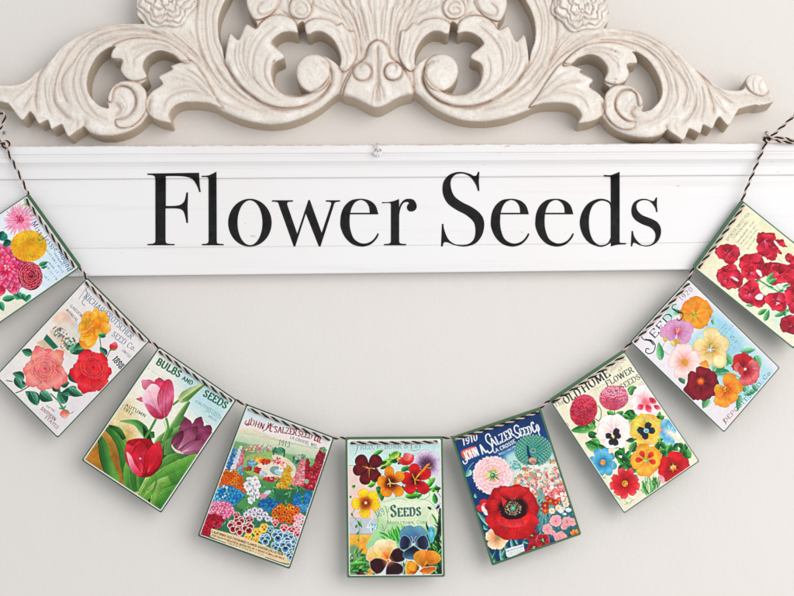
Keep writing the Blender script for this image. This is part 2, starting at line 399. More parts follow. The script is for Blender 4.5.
def _g(t):
    out = {}
    for line in t.strip().split('\n'):
        ch, w, body = line.split('|'); st = []
        for part in body.split(';'):
            part = part.strip(); sm = part.startswith('~'); part = part.lstrip('~')
            st.append((sm, [tuple(float(v) for v in c.split(',')) for c in part.split()]))
        out[ch] = (float(w), st)
    return out
GLYPH = _g('''
A|8|0,0 4,10;4,10 8,0;1.6,3.5 6.4,3.5
B|6.5|1,0 1,10;~1,10 4.5,10 5.6,7.8 4.5,5.3 1,5.2;~1,5.2 5,5.1 6.4,2.6 5,0 1,0
C|7|~6.6,8 5,9.8 3,9.9 .9,7.8 .6,5 .9,2.2 3,.1 5,.2 6.8,2
D|7.5|1,0 1,10;~1,10 4.5,10 7,7.5 7.2,5 7,2.5 4.5,0 1,0
E|6.2|1,0 1,10;1,10 6,10;6,10 6,8;1,5.2 4.6,5.2;1,0 6.2,0;6.2,0 6.2,2
F|6|1,0 1,10;1,10 6,10;6,10 6,8;1,5.2 4.6,5.2
G|7.5|~6.6,8 5,9.8 3,9.9 .9,7.8 .6,5 .9,2.2 3,.1 5.4,.2 6.8,1.6;6.8,0 6.8,4.5;5,4.5 7.6,4.5
H|8|1,0 1,10;7,0 7,10;1,5.1 7,5.1
I|2|1,0 1,10
J|4.5|~3.5,10 3.5,3 3,.5 1.3,.1 .2,1.6
K|7.5|1,0 1,10;1,4.4 6.5,10;3,6.2 7.3,0
L|6|1,0 1,10;1,0 6,0;6,0 6,2.2
M|10|1,0 1.4,10;1.4,10 5,1;5,1 8.6,10;8.6,10 9,0
N|8|1,0 1,10;1,10 7,0;7,0 7,10
O|8|~4,10 1.6,8.8 .6,5 1.6,1.2 4,0 6.4,1.2 7.4,5 6.4,8.8 4,10
P|6.5|1,0 1,10;~1,10 5,10 6.2,7.4 5,4.7 1,4.7
Q|8|~4,10 1.6,8.8 .6,5 1.6,1.2 4,0 6.4,1.2 7.4,5 6.4,8.8 4,10;4.6,2 7.6,-1.5
R|7.5|1,0 1,10;~1,10 5,10 6.1,7.5 5,5 1,5;3.6,5 7.4,0
S|6|~5.2,8 4.4,9.6 2.8,9.9 1,8.8 1,6.8 3,5.3 5,3.8 5.3,1.6 3.6,.1 1.6,.3 .6,2.2
T|7|3.5,0 3.5,10;0,10 7,10;0,10 0,8.2;7,10 7,8.2
U|8|~1,10 1,3.4 2,.6 4.2,0 6.4,.8 7,3.4 7,10
V|8|0,10 4,0;4,0 8,10
W|11|0,10 3,0;3,0 5.5,10;5.5,10 8,0;8,0 11,10
X|7.5|.3,10 7.3,0;.3,0 7,10
Y|7.5|0,10 3.8,5;3.8,5 7.5,10;3.8,5 3.8,0
Z|7|.5,9 .5,10;.5,10 6.6,10;6.6,10 .4,0;.4,0 6.8,0;6.8,0 6.8,1.6
0|6|~3,10 1.2,8.6 .6,5 1.2,1.4 3,0 4.8,1.4 5.4,5 4.8,8.6 3,10
1|3.5|.3,8 2,10;2,10 2,0
2|6|~.8,7.4 1.4,9.4 3.2,10 5,8.8 4.8,6.4 2.6,3.4 .6,.2;.6,.2 5.6,.2
3|6|~.8,8.4 2.4,10 4.6,9.2 4.8,7 2.6,5.4;~2.6,5.4 5,4.6 5.2,1.6 3,0 .6,1.4
4|6.4|4.6,0 4.6,10;4.6,10 .4,3;.4,3 6.2,3
5|6|5,10 1.4,10;1.4,10 1,5.6;~1,5.6 3.4,6.2 5.2,4.4 4.8,1.4 2.6,0 .6,1.2
6|6|~4.8,8.8 2.6,9.6 .9,6.4 .8,2.6 3,0 5.2,1.6 5,4.6 3,5.8 1,4
7|6|.6,10 5.6,10;5.6,10 2.4,0
8|6|~3,5.4 1,7 1.2,9.2 3,10 4.8,9.2 5,7 3,5.4 .8,3.4 .9,1 3,0 5.1,1 5.2,3.4 3,5.4
9|6|~1.2,1.2 3.4,.4 5.1,3.6 5.2,7.4 3,10 .8,8.4 1,5.4 3,4.2 5,6
&|8|~7.6,0 4,4.4 1.8,7.8 3,10 4.6,8.6 3.6,6.2 .8,3.2 1.2,.8 3.4,0 6,1.6 7.2,5
.|1.6|.5,0 .8,1;.8,1 1.1,0
,|1.6|.9,1 .4,-1.6
'|1.6|.8,10 .5,7.6
a|5.6|~.8,5.6 3,6.6 4.4,5 4.4,1;~4.4,3.8 1.6,3.4 .6,1.6 2,0 4.4,1.4;4.4,5 4.6,.2
c|5|~4.6,5.2 3,6.6 1,5.2 .7,3.2 1.2,1 3,0 4.8,1.2
d|6|5,0 5,10;~5,5 3,6.6 1,5.2 .7,3.2 1.2,1 3,0 5,1.6
e|5.2|~.8,3.4 4.8,3.6 4.2,5.8 2.8,6.6 1.2,5.4 .7,3.2 1.4,.8 3,0 4.8,1.2
f|4|~4.2,9 3,10 1.8,8.4 1.8,0;.2,6.4 3.6,6.4
g|5.8|~4.8,5 3,6.6 1,5.2 1,2.8 3,1.8 4.8,3.4;~4.8,6.4 4.8,-1 3.4,-3 1,-2.4
h|6|1,0 1,10;~1,4.6 3,6.5 4.8,5.2 5,0
i|2|1,0 1,6.4;.9,8.6 1.2,9.4
l|2|1,0 1,10
m|9|1,0 1,6.4;~1,4.8 2.8,6.5 4.6,5.2 4.7,0;~4.7,4.8 6.5,6.5 8.2,5.2 8.4,0
n|6|1,0 1,6.4;~1,4.6 3,6.5 4.8,5.2 5,0
o|5.6|~2.8,6.5 1,5.4 .6,3.2 1,1 2.8,0 4.6,1 5,3.2 4.6,5.4 2.8,6.5
r|4.4|1,0 1,6.4;~1,4.4 2.4,6.3 4.2,6
s|4.6|~4,5.4 2.6,6.6 1,5.4 2.4,3.6 4,2 3,.1 .6,.9
t|4|1.8,9 1.8,1;~1.8,1.4 2.4,.1 3.8,.7;.2,6.4 3.6,6.4
u|6|~1,6.4 1,2 2,.1 4.6,1.4;5,6.4 5,0
w|8|0,6.4 2,0;2,0 4,6.4;4,6.4 6,0;6,0 8,6.4
x|5|0,6.4 5,0;0,0 5,6.4
y|5.6|0,6.4 3,0;5.6,6.4 2,-3
''')
# board corners TL,TR,BR,BL of every card, and how far the print is inset: top, right, bottom, left (mm)
CARDS = [
 ([(29,193.5),(81.5,266.5),(-26.5,341.5),(-80,267.5)], (3.4,1.3,1.3,1.0)),
 ([(87.2,277.3),(150.3,340.5),(57.8,438.2),(-4.5,376)], (1.5,1.1,1.1,1.0)),
 ([(159.1,346.5),(236.7,399.9),(161.2,513.2),(81.5,460.3)], (1.3,1.3,1.3,1.2)),
 ([(246.5,404),(334.4,437.3),(289.7,569.3),(197.6,536)], (1.4,1.4,1.6,1.3)),
 ([(345.3,437),(442.7,436.3),(444.9,577),(347,577.8)], (2.6,1.9,1.8,2.1)),
 ([(451,437),(540.3,406.8),(581.5,534.5),(492,565.9)], (3.6,2.0,2.2,2.2)),
 ([(549.0,399.4),(623,349.6),(699.6,461.4),(624.1,513.7)], (3.4,.9,1.1,1.0)),
 ([(630.1,341.6),(688.2,278.2),(779.9,367.8),(724,432.6)], (1.3,.9,1.0,1.0)),
 ([(692,266.5),(741,199.5),(842,281),(793.5,349)], (4.0,1.2,1.4,1.4)),
]
def card_canvas(i, bg):
    q = np.array(CARDS[i][0], float)
    return Canvas(q[:, 0].min()-2, q[:, 1].min()-2, q[:, 0].max()+2, q[:, 1].max()+2, bg, seed=40+i)

def art1():
    c = card_canvas(0, '#eef4fb')
    c.z(0,250,8.51)
    q = c.fill
    c.fill([(-700,200),(40,350),(250,420),(80,620),(-700,1000)], '#f3f0dc', feather=12)
    c.fill([(330,-130),(700,200),(480,350),(200,250)], '#dcebf7', .8, feather=14)
    c.z(0,250,8.51)
    for (a, b, h) in (((395,10),(545,215),24), ((415,-30),(540,150),22), ((372,118),(480,262),24), ((400,98),(500,220),24), ((365,222),(420,270),24)):
        c.tiny(a, b, h, '#4f9cc4', .75)
    # leaves
    for (a,b,x,y,w) in ((-40,300,40,370,70),(20,420,140,400,60),(150,360,190,420,60),(165,420,110,370,50),(190,370,230,445,46),(262,380,215,440,44),(0,440,30,520,60),(330,130,410,100,44),(350,150,400,140,30)):
        c.leaf(a,b,x,y,w,'#2f9870','#1c6b55',light='#8fd0a8')
    c.z(0,190,8.51)
    for (a,b,x,y,w) in ((60,380,-10,420,90),(100,440,20,480,80),(30,350,0,420,60),(195,130,245,95,34)):
        c.leaf(a,b,x,y,w,'#1f7a66' if y>200 else '#c9e0a0','#0f4f4a' if y>200 else '#a9cc88')
    # spider dahlia, pink
    for k in range(3):
        R = (150,115,75)[k]
        for i in range(38-8*k):
            A = i*360/(38-8*k)+c.r.uniform(-5,5); L = R*c.r.uniform(.8,1.12); rr = math.radians(A)
            c.petal(165, 250, A, L, 15, [c.r.choice(['#e8447e','#f0689a','#d83a74']), '#f78fb4', c.r.choice(['#fbd2e2','#f9b4cf','#fde4ee'])], shape=1.3, rim='#e0508a', rw=.5)
    c.speck(165,250,38,38,40,['#e03a78','#f79cbc','#c92a68'],7)
    # big crimson-pink dahlia
    c.z(0,250,8.51)
    c.dahlia(50,170,225,6,19,'#d81f55','#fab4c8','#b81a4c',wid=.85,shape=.95,curl=.9,mid='#e83a70')
    for k in range(60):
        A=c.r.uniform(0,6.28); L=c.r.uniform(30,200); c.stroke([(50+math.cos(A)*L,170+math.sin(A)*L),(50+math.cos(A)*(L+26),170+math.sin(A)*(L+26))],5,c.r.choice(['#fbd4de','#c01848','#f8a0b8']),.7,w1=1)
    c.speck(60,150,30,26,18,['#fbe3ea','#f6a8c0','#e0406e'],9)
    c.z(0,190,8.51)
    # yellow pompon
    c.pompon(245,475,150,'#d8921c','#f6bc24','#ffd95a',.085,sq=.86)
    c.fill([(110,420),(180,360),(300,360),(370,410),(300,390),(180,400)], '#ffe27a', .25, feather=8)
    # text on the blue ground
    c.z(0,190,8.51)
    c.text('Miss', (268,281), (332,388), 46, '#5a5f98', sc=False, wt=.14)
    c.text('Jessie', (360,408), (470,524), 44, '#4a7fa8', sc=False, wt=.14)
    c.stroke([(318,410),(345,428),(392,398)], 5, '#3f5f8e')
    c.text('Mound', (496,528), (580,694), 48, '#4a86b4', sc=False, wt=.16)
    c.z(0,250,8.51)
    # dark red ball dahlia
    c.ell(258,222,104,122,'#8d1430',ang=-12,n=24)
    for k in range(5,-1,-1):
        rr = 104*k/5*.86; m = max(1, int(4+k*3.2))
        for i in range(m):
            A = (i+.5*(k%2))*360/m+k*9; ca, sa = math.cos(math.radians(A)), math.sin(math.radians(A)); rj = rr+c.r.uniform(-5,5); px, py = 262+ca*rj*.84+c.r.uniform(-3,3), 218+sa*rj+c.r.uniform(-3,3)
            b = (15+k*2.0)*c.r.uniform(.85,1.15)
            c.ell(px,py,b*.95,b*1.1,'#6c0c24',A,n=10); c.ell(px+ca*b*.22,py+sa*b*.22,b*.72,b*.9,'#e8808e',A,n=10)
            c.ell(px-ca*b*.02,py-sa*b*.02,b*.66,b*.8,'#c02844',A,n=10); c.ell(px-ca*b*.35,py-sa*b*.35,b*.34,b*.5,'#7c1028',A,n=8)
    return c

def art2():
    c = card_canvas(1, '#efe7e6')
    c.z(0,325,4.967)
    c.fill([(60,130),(240,-120),(420,-60),(300,160),(360,470),(250,560),(120,440)], '#f3ece6', .9, feather=14)
    c.fill([(30,430),(170,560),(330,520),(470,300),(420,280),(300,420)], '#e6dfe4', .7, feather=16)
    # vignette picture
    c.fill([(270,5),(330,-45),(440,60),(350,165),(215,95)], '#e9ddd0', feather=6)
    c.fill([(330,-45),(300,-80),(470,60),(420,100)], '#c8dbe2', .9, feather=10)
    c.fill([(255,-40),(320,-75),(360,-45),(285,0)], '#f1c0a8', .7, feather=9)
    c.fill([(215,72),(232,45),(290,110),(265,122)], '#2e7a62', feather=2)
    c.fill([(180,85),(215,72),(270,125),(225,135)], '#dfc0a0', .9, feather=4)
    c.fill([(245,30),(262,22),(350,120),(335,135)], '#e6d0b4', feather=2)
    for i in range(9): c.stroke([(262+i*11,20+i*13),(280+i*10,8+i*12)], 5, ['#a65a52','#7f8c86','#c7b9b4','#3f7a64'][i%4])
    c.speck(300,40,34,26,50,['#7c8f88','#b9b1b8','#5c7f74','#8a5f66','#dfe4e2'],5)
    c.speck(345,90,30,34,60,['#3f8468','#6b9c80','#a9c3b0','#2c6a56'],5)
    c.speck(310,100,18,30,24,['#c58a78','#e4d3c3','#a9685c'],4)
    c.stroke([(300,95),(360,150)], 4, '#f0eadf')
    # lettering
    c.z(60,275,7.94)
    c.fill([(20,340),(110,420),(140,380),(60,320)], '#f3c3ac', .6, feather=10)
    c.text('RICHARD', (186,178), (350,332), 50, '#93a0ad', wt=.17, serif=.3, edge='#dfe4e8', ew=1)
    c.text('FROTSCHER', (350,318), (560,510), 48, '#93a0ad', wt=.17, serif=.3, edge='#dfe4e8', ew=1)
    c.stroke([(205,110),(215,160),(175,215),(198,245)], 7, '#93a0ad'); c.stroke([(150,190),(205,110),(232,90)], 5, '#93a0ad')
    c.text('SEED Co.', (408,480), (588,604), 44, '#8b99a6', wt=.17, serif=.3, sc=False, arc=-6)
    c.text('GARDEN', (78,248), (164,334), 22, '#6d7078', wt=.18, serif=.3)
    c.text('MANUAL', (46,280), (134,372), 22, '#7c6a70', wt=.18, serif=.3)
    c.z(0,270,3.406)
    c.text('LIMITED', (415,275), (440,300), 9, '#8c8a92', wt=.2, serif=0, a=.8)
    c.text('1898', (382,306), (408,338), 22, '#3e4c54', wt=.2, serif=.4)
    c.z(0,325,4.967)
    c.text('FOR THE', (228,405), (268,432), 9, '#8c7f84', wt=.2, serif=0)
    c.text('SOUTHERN', (200,418), (270,478), 17, '#9a7a7c', wt=.2, serif=.3)
    c.text('STATES', (220,462), (282,518), 17, '#9a7a7c', wt=.2, serif=.3)
    # stems and leaves
    c.stroke([(30,275),(80,285),(60,280)], 5, '#5a5a48'); c.stroke([(60,345),(110,325),(150,300)], 5, '#5a5a48')
    c.stroke([(250,340),(290,380),(312,420)], 6, '#3c7a54'); c.stroke([(495,60),(505,130)], 5, '#6a8a5c'); c.stroke([(555,100),(530,160),(500,180)], 4, '#5a7a50')
    for (a,b,x,y,w,bd) in ((160,145,108,125,44,0),(120,270,62,240,46,.1),(130,300,70,290,44,0),(75,260,110,320,40,0),(190,395,125,330,62,.1),(150,330,185,400,50,0),(200,330,262,375,60,.1),(262,300,300,330,44,0),(325,390,290,330,64,0),(380,310,300,340,50,-.1),(340,310,412,350,46,.1),(345,235,385,290,50,0),(300,300,345,285,40,0),
                        (350,140,410,80,60,.1),(380,110,440,140,44,0),(420,90,370,120,40,0),(530,150,495,110,36,0),(500,45,525,60,30,0),(430,130,400,150,40,0)):
        c.leaf(a,b,x,y,w,'#2f7f63','#17513f',bend=bd,light='#8cc0a0')
    # buds
    c.petal(562,128,-75,46,34,['#d92b3f','#e64a58','#f49aa0'],rim='#a01828',rw=1.2); c.petal(556,126,-100,34,20,['#b81830','#e0455a'])
    c.stroke([(545,130),(560,118),(575,124)], 6, '#4f8a58')
    c.petal(316,420,80,44,44,['#e85a50','#f59c88','#fbd0b8'],rim='#c84848',rw=1.2); c.petal(325,420,60,34,22,['#e04848','#f7b0a0'])
    for A in (200,250,300,20): c.petal(315,420,A,26,9,['#3c8a5c','#7cb890'])
    c.stroke([(330,425),(350,440),(365,430)], 3, '#4c9468')
    # roses
    for (x,y,A,L,W) in ((225,215,-80,96,110),(225,215,-115,118,96),(225,215,-45,120,90),(225,215,170,112,100),(225,215,100,118,120),(230,220,30,120,100),(215,215,135,120,90),(240,215,60,116,90)):
        c.petal(x,y,A,L,W,['#d8455a','#f07a80','#fba79a','#f3727c'],rim='#c93c54',rw=1.6,ruf=.05,vein='#fcc8a8',nv=5,va=.35)
    c.rose(222,218,66,'#d0405a','#ee6f7c','#f9a7a4',sq=.9,hot='#f8b488')
    for (x,y,A,L,W) in ((455,225,-110,112,110),(455,225,-50,104,100),(450,230,175,104,110),(455,235,110,112,116),(465,230,60,118,84),(460,225,10,96,96)):
        c.petal(x,y,A,L,W,['#b01228','#dc2438','#f24c56','#cc1c30'],rim='#9c0f24',rw=1.6,ruf=.05,vein='#f76a70',nv=5,va=.3)
    c.rose(464,212,62,'#9f0f24','#dc2234','#f25a60',sq=.92)
    # yellow rose (side view)
    c.z(60,275,7.94)
    Y = ['#e88a1c','#f9b43a','#ffd878']
    c.petal(300,450,-70,175,120,['#e07a18','#f5a428','#ffd26a'],rim='#d06c14',rw=2,ruf=.04)
    c.petal(300,440,-20,112,100,['#e8861c','#f9b848','#ffe08c'],rim='#d97a18',rw=2,ruf=.06)
    c.petal(290,330,-95,75,50,['#ee9a2c','#ffd070'],rim='#d97a18',rw=2)
    c.fill([(190,300),(240,285),(320,330),(320,430),(270,560),(190,585),(150,530),(165,470),(140,450),(170,360)], lin((150,330),(300,520),'#ffd880','#f7b240','#e8861c','#f9b848'), smooth=True)
    for (x,y,A,L,W) in ((230,380,-130,80,74),(250,370,-70,90,66),(215,400,180,70,60),(240,470,150,96,70),(260,450,110,120,96),(280,420,60,90,60)):
        c.petal(x,y,A,L,W,Y,rim='#d8761a',rw=2,ruf=.05,vein='#fff0b8',nv=3)
    c.stroke([(150,455),(200,450),(250,410),(275,390)], 5, '#fff0b4', .9, w1=2); c.stroke([(170,485),(215,490),(280,455)], 4, '#d86e18', .8); c.stroke([(200,330),(215,370),(200,410)], 4, '#e08a24', .8)
    c.leaf(300,480,370,470,34,'#5f9a58','#2f6a44'); c.leaf(330,500,300,470,24,'#5f9a58','#2f6a44')
    return c

def art3():
    c = card_canvas(2, '#f3efe2')
    c.z(70,335,3.311)
    c.fill([(320,40),(560,210),(500,330),(400,250)], '#bfdfe6', .9, feather=22)
    c.fill([(90,260),(200,200),(240,330),(190,420),(130,470),(30,420)], '#e8d4a0', .9, feather=20)
    c.fill([(10,440),(110,300),(230,400),(220,560),(90,500)], '#a8742a', .95, feather=20)
    c.fill([(150,330),(200,300),(220,380),(170,400)], '#d8b468', .8, feather=12)
    c.fill([(60,400),(90,370),(120,430),(90,450)], '#c08a30', .8, feather=10)
    c.fill([(420,330),(440,380),(330,560),(250,540),(280,430)], '#c8a860', .8, feather=16)
    c.z(130,340,6.62)
    c.text('BULBS', (172,158), (322,248), 44, '#2f7a58', wt=.27, thin=.6, serif=.3)
    c.text('AND', (343,262), (405,298), 27, '#2f7a58', wt=.27, thin=.6, serif=.2)
    c.text('SEEDS', (482,368), (630,455), 44, '#2f7a58', wt=.27, thin=.6, serif=.3)
    c.tiny((120,190),(235,265),8,'#7c9a90',.6); c.tiny((425,490),(530,560),8,'#7c9a90',.6)
    c.text('D.M.FERRY&Co.', (430,412), (600,508), 18, '#7fa8a8', wt=.2, serif=.2, sc=False, a=.95)
    c.text('DETROIT', (500,472), (598,528), 15, '#7fa8a8', wt=.22, serif=0)
    c.text('MICH.', (518,508), (572,545), 15, '#7fa8a8', wt=.22, serif=0)
    c.z(85,380,8.51)
    c.text('AUTUMN', (340,222), (508,318), 27, '#4a5b34', wt=.2, thin=.6, serif=0)
    c.text('1912', (325,250), (396,302), 26, '#4a5b34', wt=.2, thin=.6, serif=.3)
    c.tiny((318,405),(430,480),9,'#8a8a6a',.6)
    # leaves behind
    c.z(70,335,3.311)
    G1 = ('#3f7a34','#5c9a44','#86b85a'); G2 = ('#1f4f24','#3c7a3a','#6ea24e'); G3=('#6a9a40','#8ab45a','#c4d88c')
    c.fill([(230,520),(260,440),(330,420),(380,440),(330,560),(290,585)], '#3a2418', feather=3)
    c.blade([(300,420),(330,330),(385,235),(398,225)], [30,30,14,2], ('#2c5f30','#6c9c54','#b4cc8c'))
    c.blade([(280,330),(255,330),(240,310),(215,290),(165,285)], [20,26,30,20,3], ('#2f6f3a','#4f9450','#7cb468'))
    c.fill([(240,300),(262,325),(275,360),(245,350)], '#1d3a26', feather=2)
    c.blade([(330,400),(345,330),(380,270)], [40,50,20], ('#3c7040','#5c8c50','#8cb070'))
    c.blade([(120,310),(150,330),(175,370),(190,430),(210,510)], [14,34,40,48,50], G1)
    c.blade([(128,300),(160,315),(180,345)], [6,20,14], G2)
    c.blade([(95,330),(110,370),(120,420),(150,490)], [10,34,38,40], G2)
    c.blade([(215,520),(205,450),(225,400),(240,380)], [60,56,50,20], G1)
    c.blade([(250,540),(240,470),(255,420)], [44,40,30], G2)
    c.blade([(240,520),(300,470),(330,420),(400,400),(440,395)], [30,40,44,34,10], ('#2f6030','#4f8a40','#7cb060'))
    c.blade([(265,545),(310,480),(380,440),(420,395)], [44,70,70,16], G1)
    c.blade([(240,545),(290,500),(330,480)], [24,34,30], G3)
    c.blade([(290,585),(300,540),(370,510)], [30,46,40], G1)
    c.blade([(230,535),(260,480),(280,450)], [20,26,16], G3)
    c.blade([(275,560),(285,520),(300,500)], [20,24,20], G3)
    c.blade([(300,350),(330,330),(370,310),(395,300)], [10,22,22,4], ('#3f7a3a','#6aa050','#a8c880'))
    c.blade([(270,400),(300,350),(340,310)], [24,30,10], ('#2f6f3a','#5a9448','#a8c880'))
    c.stroke([(243,350),(265,315),(285,278)], 8, '#5f9a44'); c.stroke([(318,275),(325,310),(312,350),(295,385)], 8, '#6aa04c'); c.stroke([(310,285),(318,315),(305,350)], 3, '#b4d080')
    c.stroke([(280,465),(285,490),(270,530)], 7, '#5f9a44')
    c.stroke([(340,232),(362,215)], 7, '#6a9a4c')
    # bud
    c.z(130,340,6.62)
    c.blade([(325,405),(365,375),(420,335),(500,292)], [30,74,56,4], ('#6a9440','#d8dcae','#8cb05c'), streak=8)
    c.blade([(345,400),(400,370),(450,330),(500,292)], [10,24,18,2], ('#4f8438','#78a850'))
    # pink tulip
    c.petal(175,330,-150,115,80,['#c8476c','#d86a88','#f0a4b8'],ruf=.04,rim='#b83c60',rw=1.5,vein='#f7c8d4')
    c.petal(200,340,-95,95,74,['#c23a62','#d4587c','#c03a5e'],ruf=.04,rim='#a83058',rw=1.5,vein='#f0a8bc')
    c.petal(150,400,185,112,36,['#f0b4c4','#e888a4','#d05078'],ruf=.05,rim='#c84c74',rw=1)
    c.fill([(105,330),(140,292),(180,300),(205,340),(215,420),(225,515),(180,520),(130,480),(95,430),(80,370)], lin((90,340),(215,480),'#fbe0e8','#f7c4d2','#ef9ab4','#e0688c'), smooth=True)
    c.fill([(235,265),(275,270),(292,340),(285,420),(262,480),(232,515),(200,470),(180,400),(195,330)], lin((190,330),(285,420),'#c83c60','#dc5c80','#e8809c','#c04068'), smooth=True)
    c.fill([(100,420),(150,440),(215,500),(222,520),(170,520),(125,480)], lin((100,420),(220,520),'#e890a8','#cc4c74','#a82c50'), smooth=True)
    for i in range(12): c.stroke([(110+i*9,335+c.r.uniform(-20,20)),(130+i*7,400),(200+c.r.uniform(-6,10),500)], 2.4, c.r.choice(['#fff0f4','#e87898','#fbd0dc']), .55, w1=.6)
    for i in range(12): c.stroke([(222+i*5,512-i*4),(215+i*6,400),(238+i*3.4,285+i*6)], 2.4, c.r.choice(['#f7a8bc','#c82c58','#d84068','#f7b8c8']), .5, w1=.6)
    c.stroke([(196,330),(182,400),(205,470),(228,515)], 4, '#a8204c', .8, w1=1.5)
    # red tulip
    c.z(80,420,6.27)
    c.fill([(290,145),(330,120),(390,115),(440,125),(470,160),(510,220),(515,270),(480,325),(430,358),(370,355),(325,310),(295,240)], lin((290,180),(500,330),'#b81830','#a01024','#7c081a'), smooth=True)
    c.petal(395,345,-118,220,110,['#b01028','#d82440','#f04a60'],rim='#8c0a20',rw=2,vein='#f78898',nv=6)
    c.petal(390,350,-95,230,120,['#b81430','#e02c48','#c01830'],rim='#8c0a20',rw=2,vein='#f47088',nv=6)
    c.fill([(292,205),(320,225),(345,280),(390,345),(350,345),(315,300)], lin((295,210),(370,340),'#fbd0d8','#f78ca0','#e03c5c'), smooth=True)
    c.petal(420,345,-70,225,110,['#a80c24','#d01c38','#e84058'],rim='#8c0a20',rw=2,vein='#f06078',nv=6)
    c.stroke([(375,240),(400,290),(390,345)], 4, '#8c0a20', .8); c.ell(378,242,7,6,'#ffe0e4',feather=3)
    c.stroke([(320,205),(340,160),(375,140)], 5, '#f04a64', .8); c.stroke([(330,215),(355,165),(385,240)], 3, '#7c0818', .8)
    # purple tulip
    c.z(160,380,6.62)
    P=['#5a1c3c','#8c3c5c','#b0688c']
    for (x,y,A,L,W) in ((190,440,-95,195,110),(200,440,-70,205,100),(210,445,-50,190,110),(220,450,-25,120,120),(230,440,-38,150,90)):
        c.petal(x,y,A,L,W,['#5c1a3a','#7c2e50','#9c4c70','#742848'],rim='#541632',rw=2,ruf=.06,vein='#c088a4',nv=6)
    c.petal(110,470,-50,215,96,['#a85878','#8c4464','#9c5474','#6c2444'],rim='#5c1a3a',rw=2,vein='#d8a8bc',nv=7,va=.6)
    c.petal(130,485,-22,205,84,['#c08098','#9c5474','#8c4060'],rim='#5c1a3a',rw=2,vein='#e4c0cc',nv=6,va=.6)
    c.petal(75,440,-52,130,60,['#8c3c5c','#7c3052','#5a1c3c'],rim='#541632',rw=2,vein='#c088a4')
    c.fill([(78,425),(100,455),(160,490),(110,480),(80,450)], '#f0d8e0', .9, smooth=True)
    return c

